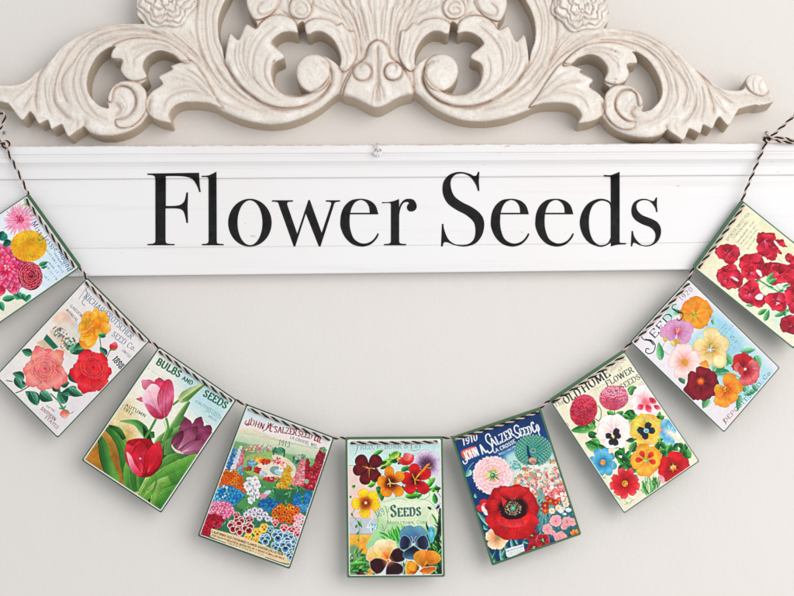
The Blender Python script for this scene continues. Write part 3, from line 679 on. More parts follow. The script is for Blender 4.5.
def art4():
    c = card_canvas(3, '#d5e2e2'); r = c.r
    c.z(225,400,6.626)
    c.fill([(100,40),(760,250),(700,420),(60,240)], lin((300,100),(250,330),'#cfe3ea','#eee4e2','#efd9c4'), feather=3)
    c.fill([(60,200),(180,190),(330,250),(640,330),(700,440),(60,330)], lin((300,200),(270,330),'#f0d8b8','#d8dcc0','#b4ccb0'), feather=6)
    for i in range(14): c.stroke([(90+i*40,205+i*9+r.uniform(-8,8)),(180+i*40,232+i*9+r.uniform(-8,8))], 7, r.choice(['#b8cdb8','#f2cfa8','#a9c4b0','#e4d8b8']), .6)
    c.fill([(60,270),(150,290),(330,340),(650,400),(700,700),(-40,700)], lin((300,280),(200,600),'#8fb888','#6ea062','#4f8c58'), feather=4)
    c.speck(220,320,100,26,90,['#e07c98','#f2b0bc','#c85c78','#7fb070','#f6d8b8'],6)
    c.fill([(150,370),(330,350),(440,430),(430,520),(280,540),(130,470)], '#a8c078', .9, smooth=True, feather=3)
    c.fill([(215,430),(310,410),(370,470),(350,540),(240,500)], '#efe0d0', .95, smooth=True, feather=2)
    c.fill([(310,370),(400,380),(470,450),(450,520),(380,470)], '#e8dcc8', .95, smooth=True, feather=2)
    c.ell(345,470,50,30,'#7fa8a0',15); c.ell(360,478,34,20,'#b4cfd8',15); c.ell(372,462,18,14,'#e6eff2')
    for (x,y,a,b,cols) in ((230,400,60,16,['#f2a838','#e8782c','#f7cc58']),(270,410,30,16,['#e86830','#c83c30']),(175,420,36,22,['#6c9cb4','#9cc0cc','#4f8c98']),(215,465,24,20,['#d03040','#b82030']),(250,490,24,18,['#9cb8c8','#cfdde4']),(150,455,26,14,['#c84c40','#a83838','#4f8c48']),(300,525,48,16,['#c83040','#e05058','#a82838']),(345,405,24,30,['#e88c8c','#c84858','#f2d8d0']),(385,435,26,24,['#f2b890','#d86868','#f6e0d0']),(345,525,20,14,['#e8a868','#4f8848'])):
        c.speck(x,y,a,b,int(a*b/11),cols,8,.95)
    c.speck(355,335,40,20,80,['#3c8468','#2c6c58','#5c9c78'],8); c.speck(475,395,34,24,80,['#3c8468','#2c6c58','#6cac80'],8)
    c.stroke([(325,330),(320,365)],10,'#2c6c58'); c.stroke([(395,345),(390,380)],10,'#2c6c58')
    c.speck(500,380,40,18,60,['#4f9070','#7fb48c','#c8b8b0'],8)
    c.text('1913', (352,300), (425,318), 38, '#6f8f80', wt=.14, serif=.3, arc=3)
    c.tiny((445,325),(520,345),10,'#c8b890',.5)
    # lettering
    R='#a8283c'
    c.text("JOHN", (142,160), (252,196), 38, R, wt=.19, serif=.4, edge='#f0dcd8', ew=1, arc=2)
    c.text("A.", (272,196), (310,212), 50, R, wt=.17, serif=.4, edge='#f0dcd8', ew=1)
    c.text("SALZER", (326,216), (472,236), 40, R, wt=.18, serif=.4, edge='#f0dcd8', ew=1, arc=4)
    c.text("SEED", (482,240), (572,260), 38, R, wt=.18, serif=.4, edge='#f0dcd8', ew=1, arc=2)
    c.text("CO.", (588,268), (630,286), 40, R, wt=.22, serif=.4, edge='#f0dcd8', ew=1)
    c.stroke([(178,115),(172,150),(150,168),(132,155),(145,135)], 6, R); c.stroke([(338,172),(318,180),(310,168),(322,158)], 4, R); c.stroke([(250,208),(275,190),(290,150)], 5, R)
    c.text("LA CROSSE, WIS.", (430,255), (610,315), 19, '#4c5c5c', wt=.15, serif=.3)
    # delphinium spires etc.
    def spire(x0,y0,x1,y1,w,cols,n,fl=6,eye='#fff2c8'):
        for i in range(n):
            t=i/n; x=x0+(x1-x0)*t; y=y0+(y1-y0)*t; ww=w*(1-.75*t)
            c.floret(x+r.uniform(-ww,ww),y+r.uniform(-8,8),fl*(1-.4*t),r.choice(cols),r.choice([eye,cols[-1]]),edge=hx(cols[0])*.75,ea=.25)
    for k in range(50): c.stroke([(r.uniform(0,130),r.uniform(300,520)),(r.uniform(0,130),r.uniform(300,520))],3,r.choice(['#5c9c70','#3f8460','#8cbc90']),.5)
    spire(25,470,70,310,24,['#2f78b0','#4c98c8','#88c0dc'],60,12)
    spire(55,480,105,310,22,['#e4ecf4','#f6fafc','#c4d8e8'],60,12)
    spire(90,470,125,330,20,['#e0587c','#f088a0','#f8b0c0'],60,11)
    spire(85,520,105,440,30,['#6cb4c4','#9cd0d8'],20,14)
    for k in range(60): c.leaf(*(lambda x,y:(x,y,x+r.uniform(-30,30),y+r.uniform(-30,30)))(r.uniform(330,640),r.uniform(520,600)),14,'#3f8458','#235c40')
    spire(570,590,650,330,62,['#a81c38','#c83048','#e05468'],150,18,'#f6a0a0')
    spire(525,560,552,400,30,['#a01838','#b82440','#cc4054'],60,14,'#e88088')
    spire(480,560,515,400,36,['#e87888','#f29ca4','#f8c0bc'],80,15,'#fde8c8')
    spire(385,600,425,445,46,['#f2a424','#f8c040','#fcd460'],70,19,'#c8701c')
    c.speck(655,330,18,16,24,['#5c9c78','#7fb890'],7); c.ell(540,540,14,16,'#8cb8a0')
    # lower garden
    c.z(195,470,5.846)
    c.fill([(60,200),(250,100),(760,120),(640,420),(560,560),(20,400)], '#2f7050', .9, feather=4)
    c.fill([(250,60),(420,60),(470,160),(300,260),(230,200)], '#5f9a60', .9, feather=6)
    for k in range(260):
        x,y=r.uniform(60,700),r.uniform(90,500); a=r.uniform(0,6.28)
        c.leaf(x,y,x+math.cos(a)*24,y+math.sin(a)*24,10,r.choice(['#3f8458','#2c6c4c','#5c9c6c','#6cac78']),'#1c4c38')
    def bed(cx,cy,rx,ry,n,rad_,cols,eye,edge=None,m=5,ea=.3):
        P=[]
        for k in range(n*6):
            if len(P)>=n: break
            A=r.uniform(0,6.28); q=math.sqrt(r.random()); x,y=cx+math.cos(A)*q*rx,cy+math.sin(A)*q*ry
            if all(abs(x-a)+abs(y-b)>rad_*1.1 for a,b in P): P.append((x,y))
        for x,y in sorted(P,key=lambda t:t[1]): c.floret(x,y,rad_*r.uniform(.85,1.1),r.choice(cols),eye,m,edge,ea=ea)
    bed(205,60,70,52,40,16,['#f08a1c','#f7a030','#e8701c'],'#a8401c',edge='#b8541c')
    bed(275,110,24,40,14,14,['#f08a1c','#e8702c'],'#a8401c',edge='#b8541c')
    bed(190,150,76,46,24,24,['#4ca8d0','#7cc4e0','#2f88b8','#a8dcec'],'#2c6c98',edge='#1c6c94')
    bed(150,235,70,50,60,13,['#f08cb0','#e87098','#f8b4cc'],'#fbe4ec',edge='#c04878')
    bed(105,305,60,40,40,14,['#d0284c','#e84c68','#b81c3c'],'#7c1028',edge='#8c1430')
    bed(60,360,30,26,14,14,['#d0284c','#e84c68'],'#7c1028',edge='#8c1430')
    # white irises
    for (x,y) in ((318,62),(352,58),(305,95),(338,92),(362,84),(322,125),(352,118),(340,152),(362,146),(330,176)):
        for A in (-150,-95,-40,20,80,140): c.petal(x,y,A+r.uniform(-14,14),r.uniform(20,28),r.uniform(16,22),['#c8bcd4','#f2eaf0','#ffffff'],shape=.7,rim='#a89cb4',rw=1,ruf=.1)
        c.ell(x,y,4,4,'#8c9c6c'); 
    for k in range(16): x,y=r.uniform(300,370),r.uniform(60,180); c.leaf(x,y,x+r.uniform(-10,10),y+r.uniform(16,26),6,'#4c8c5c','#2c6040')
    for (x,y,A,L,W,s) in ((375,155,-15,60,30,['#f2a0b0','#e8889c']),(400,140,-20,50,24,['#b8d4e4','#d4e4ec']),(380,170,0,36,24,['#e88898','#f2b4bc'])): c.petal(x,y,A,L,W,s,rim='#9c7c98',rw=1)
    bed(430,205,58,36,60,11,['#2f88c0','#4ca4d4','#1c6ca8'],'#1c5488',edge='#185c8c')
    bed(600,190,20,50,44,11,['#2f88c8','#4ca4dc'],'#1c5488',edge='#185c8c'); bed(660,170,18,44,36,11,['#2f80c0','#4c9cd4'],'#1c5488',edge='#185c8c')
    bed(640,220,40,18,20,12,['#5cb4dc','#8cd0e8'],'#1c5488',edge='#185c8c')
    for (x,y) in ((322,245),(380,240),(300,262),(345,262),(410,262),(378,280),(425,285),(455,290),(350,235)):
        c.floret(x,y,19,'#f4f2f6','#8c8098',7,'#9c94ac',ea=.32)
    bed(535,258,76,48,26,19,['#f09020','#f7a838','#e87c1c'],'#7c2c10',edge='#a84c14')
    bed(490,292,16,12,3,15,['#e8702c'],'#7c2c10',edge='#a84c14')
    def pansy(x,y,R,edge,face,dark,eye='#f8e8a0',rot=0):
        for A,k in ((-125,1),(-55,1),(190,.95),(-10,.95),(90,1.1)):
            A+=rot; rr=math.radians(A)
            c.ell(x+math.cos(rr)*R*.5,y+math.sin(rr)*R*.5,R*.58*k,R*.56*k,edge,A,n=10); c.ell(x+math.cos(rr)*R*.47,y+math.sin(rr)*R*.47,R*.46*k,R*.44*k,face,A,n=10)
            c.ell(x+math.cos(rr)*R*.32,y+math.sin(rr)*R*.32,R*.28*k,R*.24*k,dark,A,n=8)
        c.ell(x,y,R*.13,R*.13,eye,n=8)
    for (x,y,R) in ((225,330,36),(258,300,32),(318,290,24),(262,352,30),(310,340,36),(243,265,20)): pansy(x,y,R,'#f8dcd8','#b82438','#7c1024',rot=c.r.uniform(-20,20))
    for (x,y,R) in ((365,365,28),(405,338,26),(310,395,24),(355,410,20)): pansy(x,y,R,'#f8dc78','#f2bc3c','#b8541c')
    for (x,y,R) in ((470,310,20),(520,340,24),(565,350,24),(600,370,22)): pansy(x,y,R,'#f8e0e4','#e0405c','#a01838')
    bed(620,310,36,50,12,17,['#f8dce0','#f2b8c4','#fff4f2'],'#d86880',edge='#d890a4')
    for (x,y,R) in ((485,385,38),(545,395,36),(410,405,34),(530,445,38),(470,445,26),(590,420,28),(560,500,30),(440,345,20),(585,455,24)): pansy(x,y,R,'#d4e6f0','#5c94b8','#1c3c64',rot=c.r.uniform(-30,30))
    # caption ribbon
    c.fill([(95,342),(300,398),(520,490),(560,545),(540,548),(410,520),(180,440),(90,392)], '#ecd3a8')
    c.text('CALIFORNIA OLD FASHIONED FLOWER GARDEN COLLECTION', (97,366), (512,502), 13, '#5c4438', wt=.2, serif=0)
    c.text('FOR PACKETS BEAUTIFUL NOVELTIES AT A NEVER A SMALLER PRICE', (97,386), (520,526), 11, '#6a4c40', wt=.2, serif=0)
    c.tiny((190,430),(400,500),9,'#7c5c4c',.8)
    c.stroke([(60,380),(180,428)],4,'#3c4438',smooth=False); c.stroke([(410,510),(530,552)],4,'#3c4438',smooth=False)
    return c

def art5():
    c = card_canvas(4, '#d6eae4'); r=c.r
    c.z(340,432,7.218)
    c.fill([(0,-20),(780,-20),(780,260),(0,260)], lin((0,50),(0,260),'#c4e0e0','#d8ece6'))
    c.fill([(45,242),(300,242),(300,620),(45,620)], '#f4d4cc')
    c.stroke([(45,242),(130,242)],2.5,'#8c8c98',smooth=False)
    c.text('FRED. P. BURR & Co', (122,127), (560,116), 31, '#7fa0a4', wt=.16, serif=.5, sc=False)
    c.text("'s", (562,114), (580,114), 30, '#7fa0a4', wt=.16, serif=0, sc=False)
    c.stroke([(125,90),(122,130),(108,165)],4,'#7fa0a4'); c.stroke([(560,85),(520,95),(515,130),(545,135),(580,122)],3,'#7fa0a4')
    c.z(340,500,7.218)
    c.fill([(690,-300),(780,-300),(780,100),(700,160)], '#e4dce0')
    c.fill([(50,130),(280,130),(240,250),(50,250)], '#c8ccd4'); c.stroke([(55,130),(150,130)],2.5,'#70707c',smooth=False); c.stroke([(60,246),(250,246)],2.5,'#70707c',smooth=False)
    c.stroke([(152,140),(152,246)],3,'#8c8c98',smooth=False); c.stroke([(60,150),(120,246)],2,'#9c9ca8'); c.stroke([(80,180),(110,150),(140,240)],2,'#9c9ca8')
    c.fill([(50,250),(290,250),(230,560),(50,560)], lin((0,250),(0,520),'#f4bc58','#f0b040','#e8a838'))
    # green label shape
    c.fill([(215,380),(190,330),(235,240),(260,150),(250,80),(300,10),(420,-20),(560,-10),(640,10),(700,110),(720,170),(690,260),(600,330),(400,420),(260,440)], lin((250,0),(420,420),'#d4e8c0','#b4dca4','#8ccc88'), smooth=True)
    c.fill([(300,20),(450,-10),(600,0),(690,80),(700,160),(620,200),(420,180),(300,120)], '#e2ecc8', .85, smooth=True, feather=12)
    c.stroke([(240,130),(215,160),(200,190),(230,200),(250,170)],5,'#f4f2dc'); 
    c.ell(675,140,44,62,'#eef0d8',feather=2); c.ell(668,142,28,46,'#d8e4c4')
    # scroll at the right, above the word
    c.z(340,432,7.218)
    c.fill([(300,520),(420,485),(520,500),(600,470),(625,440),(600,430),(640,420),(680,460),(670,520),(600,545),(420,545)], '#e8f0d4', smooth=True)
    c.stroke([(560,500),(620,480),(650,450),(630,425),(600,432),(610,455)],5,'#9cc49c'); c.stroke([(320,510),(420,480),(480,495)],4,'#a8ccA0')
    c.z(340,500,7.218)
    c.text('Seeds', (368,122), (582,112), 82, '#4c7c74', wt=.22, serif=.5, scf=.72, edge='#e8f0dc', ew=1.5)
    c.text('1897', (268,130), (352,92), 52, '#7ca494', wt=.12, serif=.2)
    c.stroke([(278,90),(268,200)],4,'#7ca494'); c.stroke([(330,60),(345,130),(330,200),(308,222),(302,200)],3.5,'#7ca494'); c.stroke([(352,55),(345,90)],4,'#5c9c74')
    c.text('Middletown, Conn.', (345,178), (640,172), 27, '#6c9484', wt=.13, serif=.3)
    c.stroke([(560,-8),(640,8),(698,70),(716,140),(690,215),(640,262)],4,'#9cb890'); c.stroke([(560,2),(640,20),(688,80),(702,140),(680,205)],3,'#fbf8e4')
    # vines
    for (p,w) in (([(110,60),(90,110),(130,160),(140,230),(130,290)],4),([(300,170),(320,230),(290,250)],3)): c.stroke(p,w,'#5c9c50')
    for (a,b,x,y,ww) in ((130,150,160,200,24),(125,180,112,205,20),(140,230,120,255,20),(128,280,140,300,14),(90,120,80,90,16)): c.leaf(a,b,x,y,ww,'#4c9c48','#2c6c38')
    c.speck(240,200,26,26,16,['#4ca8d8','#7cc4e4','#d8ecf4'],10); c.speck(225,200,30,20,10,['#b8d0d8','#e8f0f0'],10)
    # dark greens lower
    c.fill([(715,60),(780,60),(780,580),(600,580),(590,470),(640,340),(700,240)], '#1c3c28', feather=3)
    for k in range(34):
        y=r.uniform(120,540); x=r.uniform(700 if y<300 else 630,745); c.leaf(x,y,x+r.uniform(-50,60),y-r.uniform(30,110),18,r.choice(['#4c9c48','#6cb050','#2f7c40','#8cc060','#1c4c30']),'#1c5430')
    c.leaf(640,230,618,160,16,'#12241c','#0c1814'); c.leaf(700,280,728,130,24,'#182c20','#0c1814')
    c.fill([(640,205),(682,205),(676,300),(645,290)], '#5cb8d0', smooth=True); c.petal(660,215,-90,26,40,['#4ca8c8','#8cd8e8']); c.ell(660,222,20,8,'#3c98b8'); c.ell(658,240,12,30,'#9ce0ec',a=.6)
    for k in range(44):
        x=r.uniform(380,470); y=r.uniform(280,330); c.leaf(x,y,x+r.uniform(-50,30),y-r.uniform(40,120),15,r.choice(['#5cb050','#3f9448','#9ccc70']),'#2f7c38')
    for (a,b,x,y,ww) in ((450,330,400,180,24),(470,320,440,170,20),(420,320,380,230,20),(360,280,275,230,22),(330,290,290,260,16)): c.leaf(a,b,x,y,ww,'#5cac50','#2f7c38',bend=.05)
    # lower left foliage
    c.fill([(60,340),(110,320),(150,380),(240,420),(260,560),(50,560)], '#7c9c7c', .95, feather=6)
    for k in range(40):
        x=r.uniform(60,230); y=r.uniform(380,560); c.leaf(x,y,x+r.uniform(-90,110),y-r.uniform(-10,60),20,r.choice(['#4c9444','#6cac54','#2c6c34','#98b494','#5c8c68']),'#2c5c34')
    c.leaf(60,530,230,390,40,'#5ca048','#2c7434',bend=-.08); c.leaf(60,470,215,450,34,'#6cac50','#2c7434')
    c.speck(150,530,26,22,22,['#2c1c14','#7c1c20','#102414'],9); c.speck(215,520,26,22,20,['#f2b840','#e8a030'],12)
    for k in range(24):
        x=r.uniform(430,520); y=r.uniform(480,560); c.leaf(x,y,x+r.uniform(-20,20),y-60,12,r.choice(['#3c8c40','#6cb050']),'#1c5428')
    # pansies
    def lobe(x,y,A,L,W,stops,edge,rw=4,vein=None,nv=5): c.petal(x,y,A,L,W,stops,shape=.75,rim=edge,rw=rw,ruf=.03,vein=vein,nv=nv,va=.5)
    lobe(330,440,-150,150,130,['#e8963c','#f2b868','#f8d8a8'],'#f4e4d0',3); 
    lobe(345,440,-100,160,170,['#e87c28','#f8d078','#fbe4b0','#fcecc4'],'#f8f0dc',3,'#e06820',9)
    lobe(350,440,-30,130,110,['#f0a030','#2c1014','#3c141c','#2c1018'],'#c8a8b8',4); lobe(345,445,158,135,120,['#f0a030','#30121a','#451828','#30121a'],'#d8b0a8',4)
    lobe(355,440,62,128,140,['#f4b040','#3c1820','#2c101c','#4c2838'],'#b8a8c8',5)
    c.ell(352,438,16,12,'#fbe8b0'); c.ell(348,440,8,8,'#e8781c')
    lobe(530,320,-118,140,120,['#4c7490','#5c90b0','#6ca0bc'],'#4c80a0',2,'#2c4c6c',5); lobe(530,320,-62,140,120,['#4c7490','#5c8cac','#7cacc4'],'#4c80a0',2,'#2c4c6c',5)
    lobe(525,320,190,100,112,['#b0c8e0','#1c1c34','#2c3050','#4c5c84'],'#8cb0c8',5); lobe(535,320,-10,108,112,['#b0c8e0','#1c1c34','#2c3050','#4c5c84'],'#8cb0c8',5)
    lobe(530,330,92,105,150,['#101024','#24283c','#3c5c7c','#6c98b4'],'#5c90b0',4,'#101430',7); c.ell(530,322,10,9,'#f8f0e8'); c.ell(530,330,5,5,'#c84c40')
    for s_ in ([(518,318),(525,285),(512,262)],[(542,318),(537,285),(552,260)]): c.stroke(s_,3,'#e8eef4',.9)
    lobe(600,490,-95,130,130,['#d88428','#e89838','#f0a84c'],'#c87420',2,'#b8641c',6); lobe(640,470,-60,110,120,['#c87420','#e09030','#f0ac50'],'#b8641c',2,'#b8641c',5)
    lobe(575,495,180,106,120,['#201010','#b8541c','#f09828','#f8b440'],'#f4e0c0',4,'#6c2c10',7); lobe(580,500,-160,90,70,['#201010','#f8a830','#f8b440'],'#f8b440',2)
    lobe(640,540,-100,60,130,['#f8b440','#d87820','#b86418'],'#f4e8d4',4); c.ell(578,498,9,9,'#f8f8f0')
    # upper flowers
    c.z(340,432,7.218)
    for (a,b,x,y,w) in ((240,165,315,130,34),(300,230,390,200,50),(430,180,350,165,56),(360,180,420,140,40),(440,150,390,210,36),(300,260,350,220,40),(230,370,300,300,40),(290,420,260,400,50),(310,470,270,430,50),(400,470,460,380,30),(470,250,500,280,40),(520,200,570,180,36),(640,370,690,330,44),(660,430,700,390,40),(690,520,680,440,44),(470,465,590,455,50),(300,500,310,380,40),(110,400,85,390,30),(80,460,75,480,20),(200,390,260,370,40),(440,280,500,250,40),(620,400,680,350,40),(705,440,690,380,36)):
        c.leaf(a,b,x,y,w,r.choice(['#5cac3c','#7cc048','#3f9440','#2f7c38']),'#1f6430')
    c.leaf(430,150,350,190,50,'#a4d04c','#6cac34'); c.leaf(300,250,395,205,48,'#9ccc54','#5ca43c')
    c.stroke([(700,430),(740,500),(700,530)],3,'#3c5c48'); c.leaf(720,530,690,560,20,'#12241c','#0c1814'); c.leaf(660,560,630,540,20,'#1c4c54','#0c2c34')
    for k in range(34):
        x,y=r.uniform(240,690),r.uniform(190,450); A=r.uniform(0,6.28); c.leaf(x,y,x+math.cos(A)*r.uniform(34,60),y+math.sin(A)*r.uniform(34,60),r.uniform(20,32),r.choice(['#2f7c38','#4c9c3c','#1f5c30','#6cb048']),'#154824')
    # violet-white
    for A in (-150,-100,-45,5,60,120): c.petal(625,235,A,108,92,['#3c1430','#7c5478','#d0bcd8','#f0e4f0'],shape=.75,rim='#a48cb4',rw=1.5,vein='#2c0c24',nv=5,va=.6)
    for s_ in ([(590,280),(620,245),(648,228)],[(600,285),(630,262),(660,258)]): c.stroke(s_,6,'#f0a030')
    # bud red
    for A in (-140,-100,-60): c.petal(485,240,A,90,48,['#c81428','#e83c44','#f07078'],rim='#a00c20',rw=1.5)
    c.petal(450,195,-20,76,60,['#e84850','#f8a8a4'],rim='#c02030',rw=1.5); c.petal(440,190,170,30,16,['#f8c030','#f8d860'])
    # red nasturtium
    for A,L,W in ((-92,118,80),(-30,130,84),(45,132,84),(118,112,84),(190,100,92)): c.petal(540,345,A,L,W,['#3c0810','#b8101c','#e42430','#c8141c'],shape=.72,rim='#8c0814',rw=2,vein='#200408',nv=4,va=.6)
    for s_ in ([(540,345),(520,300)],[(540,350),(580,290),(640,240)],[(545,340),(600,280),(645,232)],[(540,350),(545,380)],[(545,345),(575,350)]): c.stroke(s_,6,'#f0a040')
    # maroon
    for A,L,W in ((-135,120,92),(-45,118,100),(50,112,84),(108,124,84),(170,116,84)): c.petal(207,262,A,L,W,['#4c0c18','#5c0c1c','#7c1a2c','#4c0a18'],shape=.72,rim='#380610',rw=2,vein='#a84858',nv=5,va=.5)
    for s_ in ([(210,265),(160,245)],[(210,260),(212,330)],[(205,262),(250,262)],[(208,262),(190,250)]): c.stroke(s_,7,'#e89c50',w1=3)
    # orange
    for A,L,W in ((-95,122,70),(-35,120,76),(45,125,76),(115,108,90),(190,96,84)): c.petal(363,368,A,L,W,['#3c1008','#7c2c10','#f09018','#f8ac28','#f0981c'],shape=.72,rim='#c86c10',rw=2,vein='#4c1408',nv=4,va=.7)
    for s_ in ([(363,368),(352,335)],[(363,368),(395,375)],[(363,368),(340,380)],[(363,368),(360,395)]): c.stroke(s_,6,'#f8e078')
    # yellow
    for A,L,W in ((-105,104,80),(-40,108,86),(15,106,84),(95,112,80),(175,104,86)): c.petal(186,512,A,L,W,['#7c2c10','#b8541c','#f8cc20','#fbdc3c','#f8d028'],shape=.7,rim='#d89c10',rw=2,vein='#8c3810',nv=3,va=.6)
    c.ell(186,512,10,10,'#f4e4b0')
    return c

def art6():
    c = card_canvas(5, '#17477c'); r=c.r
    c.z(448,405,6.617)
    c.fill([(0,200),(620,0),(760,560),(100,560)], lin((300,100),(400,520),'#17406f','#1b4f86','#1f5c94','#17477c'))
    c.fill([(340,340),(460,290),(560,400),(520,640),(430,640)], '#5cb0d4', .9, feather=30)
    c.fill([(380,330),(480,280),(660,230),(720,340),(720,700),(430,700)], lin((560,250),(560,420),'#6cb8d8','#bfe0e0','#cfe4d8'), feather=14)
    c.speck(440,420,40,50,60,['#6cb4b0','#8cccc4','#4c9c94'],9)
    c.fill([(430,430),(560,400),(720,385),(720,430),(430,480)], '#e4e8dc', .9, feather=4)
    c.stroke([(530,420),(600,405),(720,385)],6,'#f0f0ea'); c.speck(515,425,36,12,30,['#e08878','#c86c60','#7cac80'],7); c.speck(690,370,34,18,40,['#e8907c','#f2b49c','#6ca888'],7)
    W='#eef2f4'
    c.text('1910', (100,270), (195,232), 46, W, wt=.22, serif=.4, slant=.25)
    c.fill([(88,310),(120,290),(180,275),(190,320),(140,360),(100,350)], '#e8705c', .9, smooth=True)
    c.text('JOHN', (118,368), (206,332), 58, W, wt=.17, serif=.2)
    c.stroke([(118,300),(128,370),(110,390),(98,370)], 8, W)
    c.text('A.', (230,326), (262,310), 64, W, wt=.17, serif=.3)
    c.text('ALZER', (296,276), (440,204), 56, W, wt=.18, serif=.25, arc=-4)
    c.text('EED', (482,208), (556,188), 50, W, wt=.19, serif=.3); c.stroke([(468,146),(452,134),(438,150),(446,178),(468,190),(474,206),(458,218),(444,206)], 9, W)
    c.text('Co', (566,184), (608,170), 70, W, wt=.15, serif=.2, sc=False)
    c.stroke([(282,212),(268,192),(250,205),(256,240),(288,268),(296,296),(276,318),(258,300)], 9, W); c.stroke([(605,150),(600,185),(612,205)],7,W)
    c.text('LA CROSSE', (305,318), (448,248), 24, W, wt=.22, thin=.6, serif=.3, arc=-4)
    c.text('WISCONSIN', (340,334), (446,280), 15, '#c8dce8', wt=.22, serif=0, arc=-4)
    # peacock
    c.ell(565,300,118,98,'#2c7c78',-8,n=24)
    for k in range(7,0,-1):
        rr=116*k/7; m=int(6+k*4)
        for i in range(m):
            A=(i+.5*(k%2))*2*math.pi/m; x,y=563+math.cos(A)*rr,302+math.sin(A)*rr*.84
            if y>345 and 525<x<600: continue
            c.petal(563+math.cos(A)*rr*.86,302+math.sin(A)*rr*.72,math.degrees(A),26,18,['#1c5c60','#3c9488','#7cc4ac'],shape=.7,rim='#134a50',rw=1)
            c.ell(x,y,6.5,5.5,'#a8dcc0',math.degrees(A),n=8); c.ell(x,y,3.6,3.2,'#1c3c6c',n=8)
    c.stroke([(528,285),(532,320),(545,350),(560,375)],12,'#1c3c6c',w1=26); c.ell(527,278,7,9,'#1c3c6c'); c.stroke([(522,265),(525,272)],2,'#1c3c6c')
    c.ell(560,368,26,20,'#d8a890',20); c.ell(566,380,18,12,'#b87c74'); c.stroke([(560,385),(575,430)],3,'#d8b8a8'); c.stroke([(570,385),(560,420)],3,'#d8b8a8')
    # flower beds, right
    def pts(poly,n,fn):
        xs=[p[0] for p in poly]; ys=[p[1] for p in poly]; k=0
        while k<n:
            x,y=r.uniform(min(xs),max(xs)),r.uniform(min(ys),max(ys)); ins=False
            for (x1,y1),(x2,y2) in zip(poly,poly[1:]+poly[:1]):
                if (y1>y)!=(y2>y) and x<(x2-x1)*(y-y1)/(y2-y1)+x1: ins=not ins
            k+=1
            if ins: fn(x,y)
    pts([(440,480),(560,440),(740,400),(790,580),(560,640),(430,620)],700,lambda x,y:c.floret(x,y,r.uniform(8,14),r.choice(['#f6dcd4','#f8f2ec','#e89880','#f0b8b0','#d8707c','#f2c090','#6cb0a0','#a8d0c0']),r.choice(['#c85c48','#f0e0b0','#7cac90'])))
    c.z(465,480,6.617)
    c.fill([(480,60),(640,20),(700,180),(760,350),(600,400),(470,340)], '#4c8c84', .7, feather=8)
    for k in range(120): c.stroke([(lambda x,y:(x,y))(r.uniform(470,560),r.uniform(60,330)),(r.uniform(470,560),r.uniform(60,330))][:1]+[(r.uniform(480,560),r.uniform(90,340))],3,r.choice(['#3c8c84','#8cc8b8','#cfe6dc']),.25)
    pts([(520,60),(650,30),(700,150),(560,150)],260,lambda x,y:c.floret(x,y,r.uniform(9,15),r.choice(['#f0b0b0','#e87878','#f8e4e0','#d8606c']),'#f8f0d8'))
    for k in range(150):
        x=r.uniform(480,740); y=r.uniform(130,400); c.leaf(x,y,x+r.uniform(-22,22),y-r.uniform(8,30),9,r.choice(['#4c9c8c','#2c6c64','#8cc4ac','#1c4c50']),'#1c5450')
    for (x,y,R,cols) in ((565,140,26,['#d8382c','#e85c40']),(530,170,26,['#e0482c','#c83428']),(600,150,22,['#d83c30']),(530,205,22,['#e86040']),(545,120,18,['#d84c3c']),(620,130,16,['#e87858'])): c.floret(x,y,R,r.choice(cols),'#f0a040',6,'#a82820')
    for (x,y,R) in ((575,205,22),(618,185,22),(668,160,22),(650,190,14),(680,130,16)): c.floret(x,y,R,'#fbf4e4','#f0c030',7,'#c8b490')
    for (x,y,R) in ((635,222,20),(685,215,24),(660,235,14)): c.petal(x,y,-90,R*1.4,R*1.8,['#c8dce8','#fbfdff'],rim='#9cb8c8',rw=1,ruf=.1)
    for (x,y,R) in ((600,270,42),(545,325,36),(675,275,36),(630,380,42),(655,310,22),(710,280,28),(580,350,20)):
        c.rose(x,y,R,'#d05c74','#f08c98','#fcd4d0',sq=.9)
    for A in (-150,-110,-70,-30): c.petal(728,362,A,38,26,['#c86420','#f09840','#f8bc6c'],rim='#b85818',rw=1)
    for k in range(60):
        x=r.uniform(520,750); y=r.uniform(300,400); c.leaf(x,y,x+r.uniform(-22,22),y-r.uniform(8,26),8,r.choice(['#4c9c8c','#2c6c64','#8cc4ac']),'#1c5450',a) if False else None
    # small dark poppies
    for (x,y,R) in ((440,365,44),(515,400,46),(455,450,44),(400,480,26),(345,495,28)):
        for A in range(0,360,72): c.petal(x,y,A+20,R,R*1.1,['#3c0c18','#a81828','#cc3040'],shape=.7,rim='#f0b8b4' if x>500 else '#7c1020',rw=1.5,ruf=.06)
        c.ell(x,y,R*.34,R*.32,'#3c1418'); c.speck(x,y,R*.3,R*.28,18,['#e8d8a0','#c8b880'],2.5); c.ell(x,y,R*.14,R*.14,'#8cb484')
    # left foliage on blue
    for (a,b,x,y,w) in ((170,310,80,210,34),(180,300,110,240,20),(290,500,250,370,30),(330,480,300,380,30),(380,470,400,380,24),(260,560,230,440,36),(300,530,260,430,26),(215,560,165,480,30),(190,560,180,540,16),(240,520,280,440,26),(150,330,120,300,30),(170,560,200,470,16),(220,560,260,520,20),(350,430,330,370,22),(420,420,380,400,20)):
        c.leaf(a,b,x,y,w,r.choice(['#4c9c8c','#6cb49c','#3c8470']),'#1c5c60',light='#a8dcc8')
    c.leaf(75,120,65,90,24,'#6cb49c','#2c6c6c')
    c.petal(110,180,-60,60,60,['#b81828','#e04050'],rim='#8c0c1c',rw=1.5); c.petal(140,200,-160,70,50,['#c01c2c','#e85058'],rim='#8c0c1c',rw=1.5); c.ell(138,185,30,34,'#f6e8e4'); c.ell(128,165,16,12,'#e88c8c'); c.ell(145,215,22,20,'#f2dcdc')
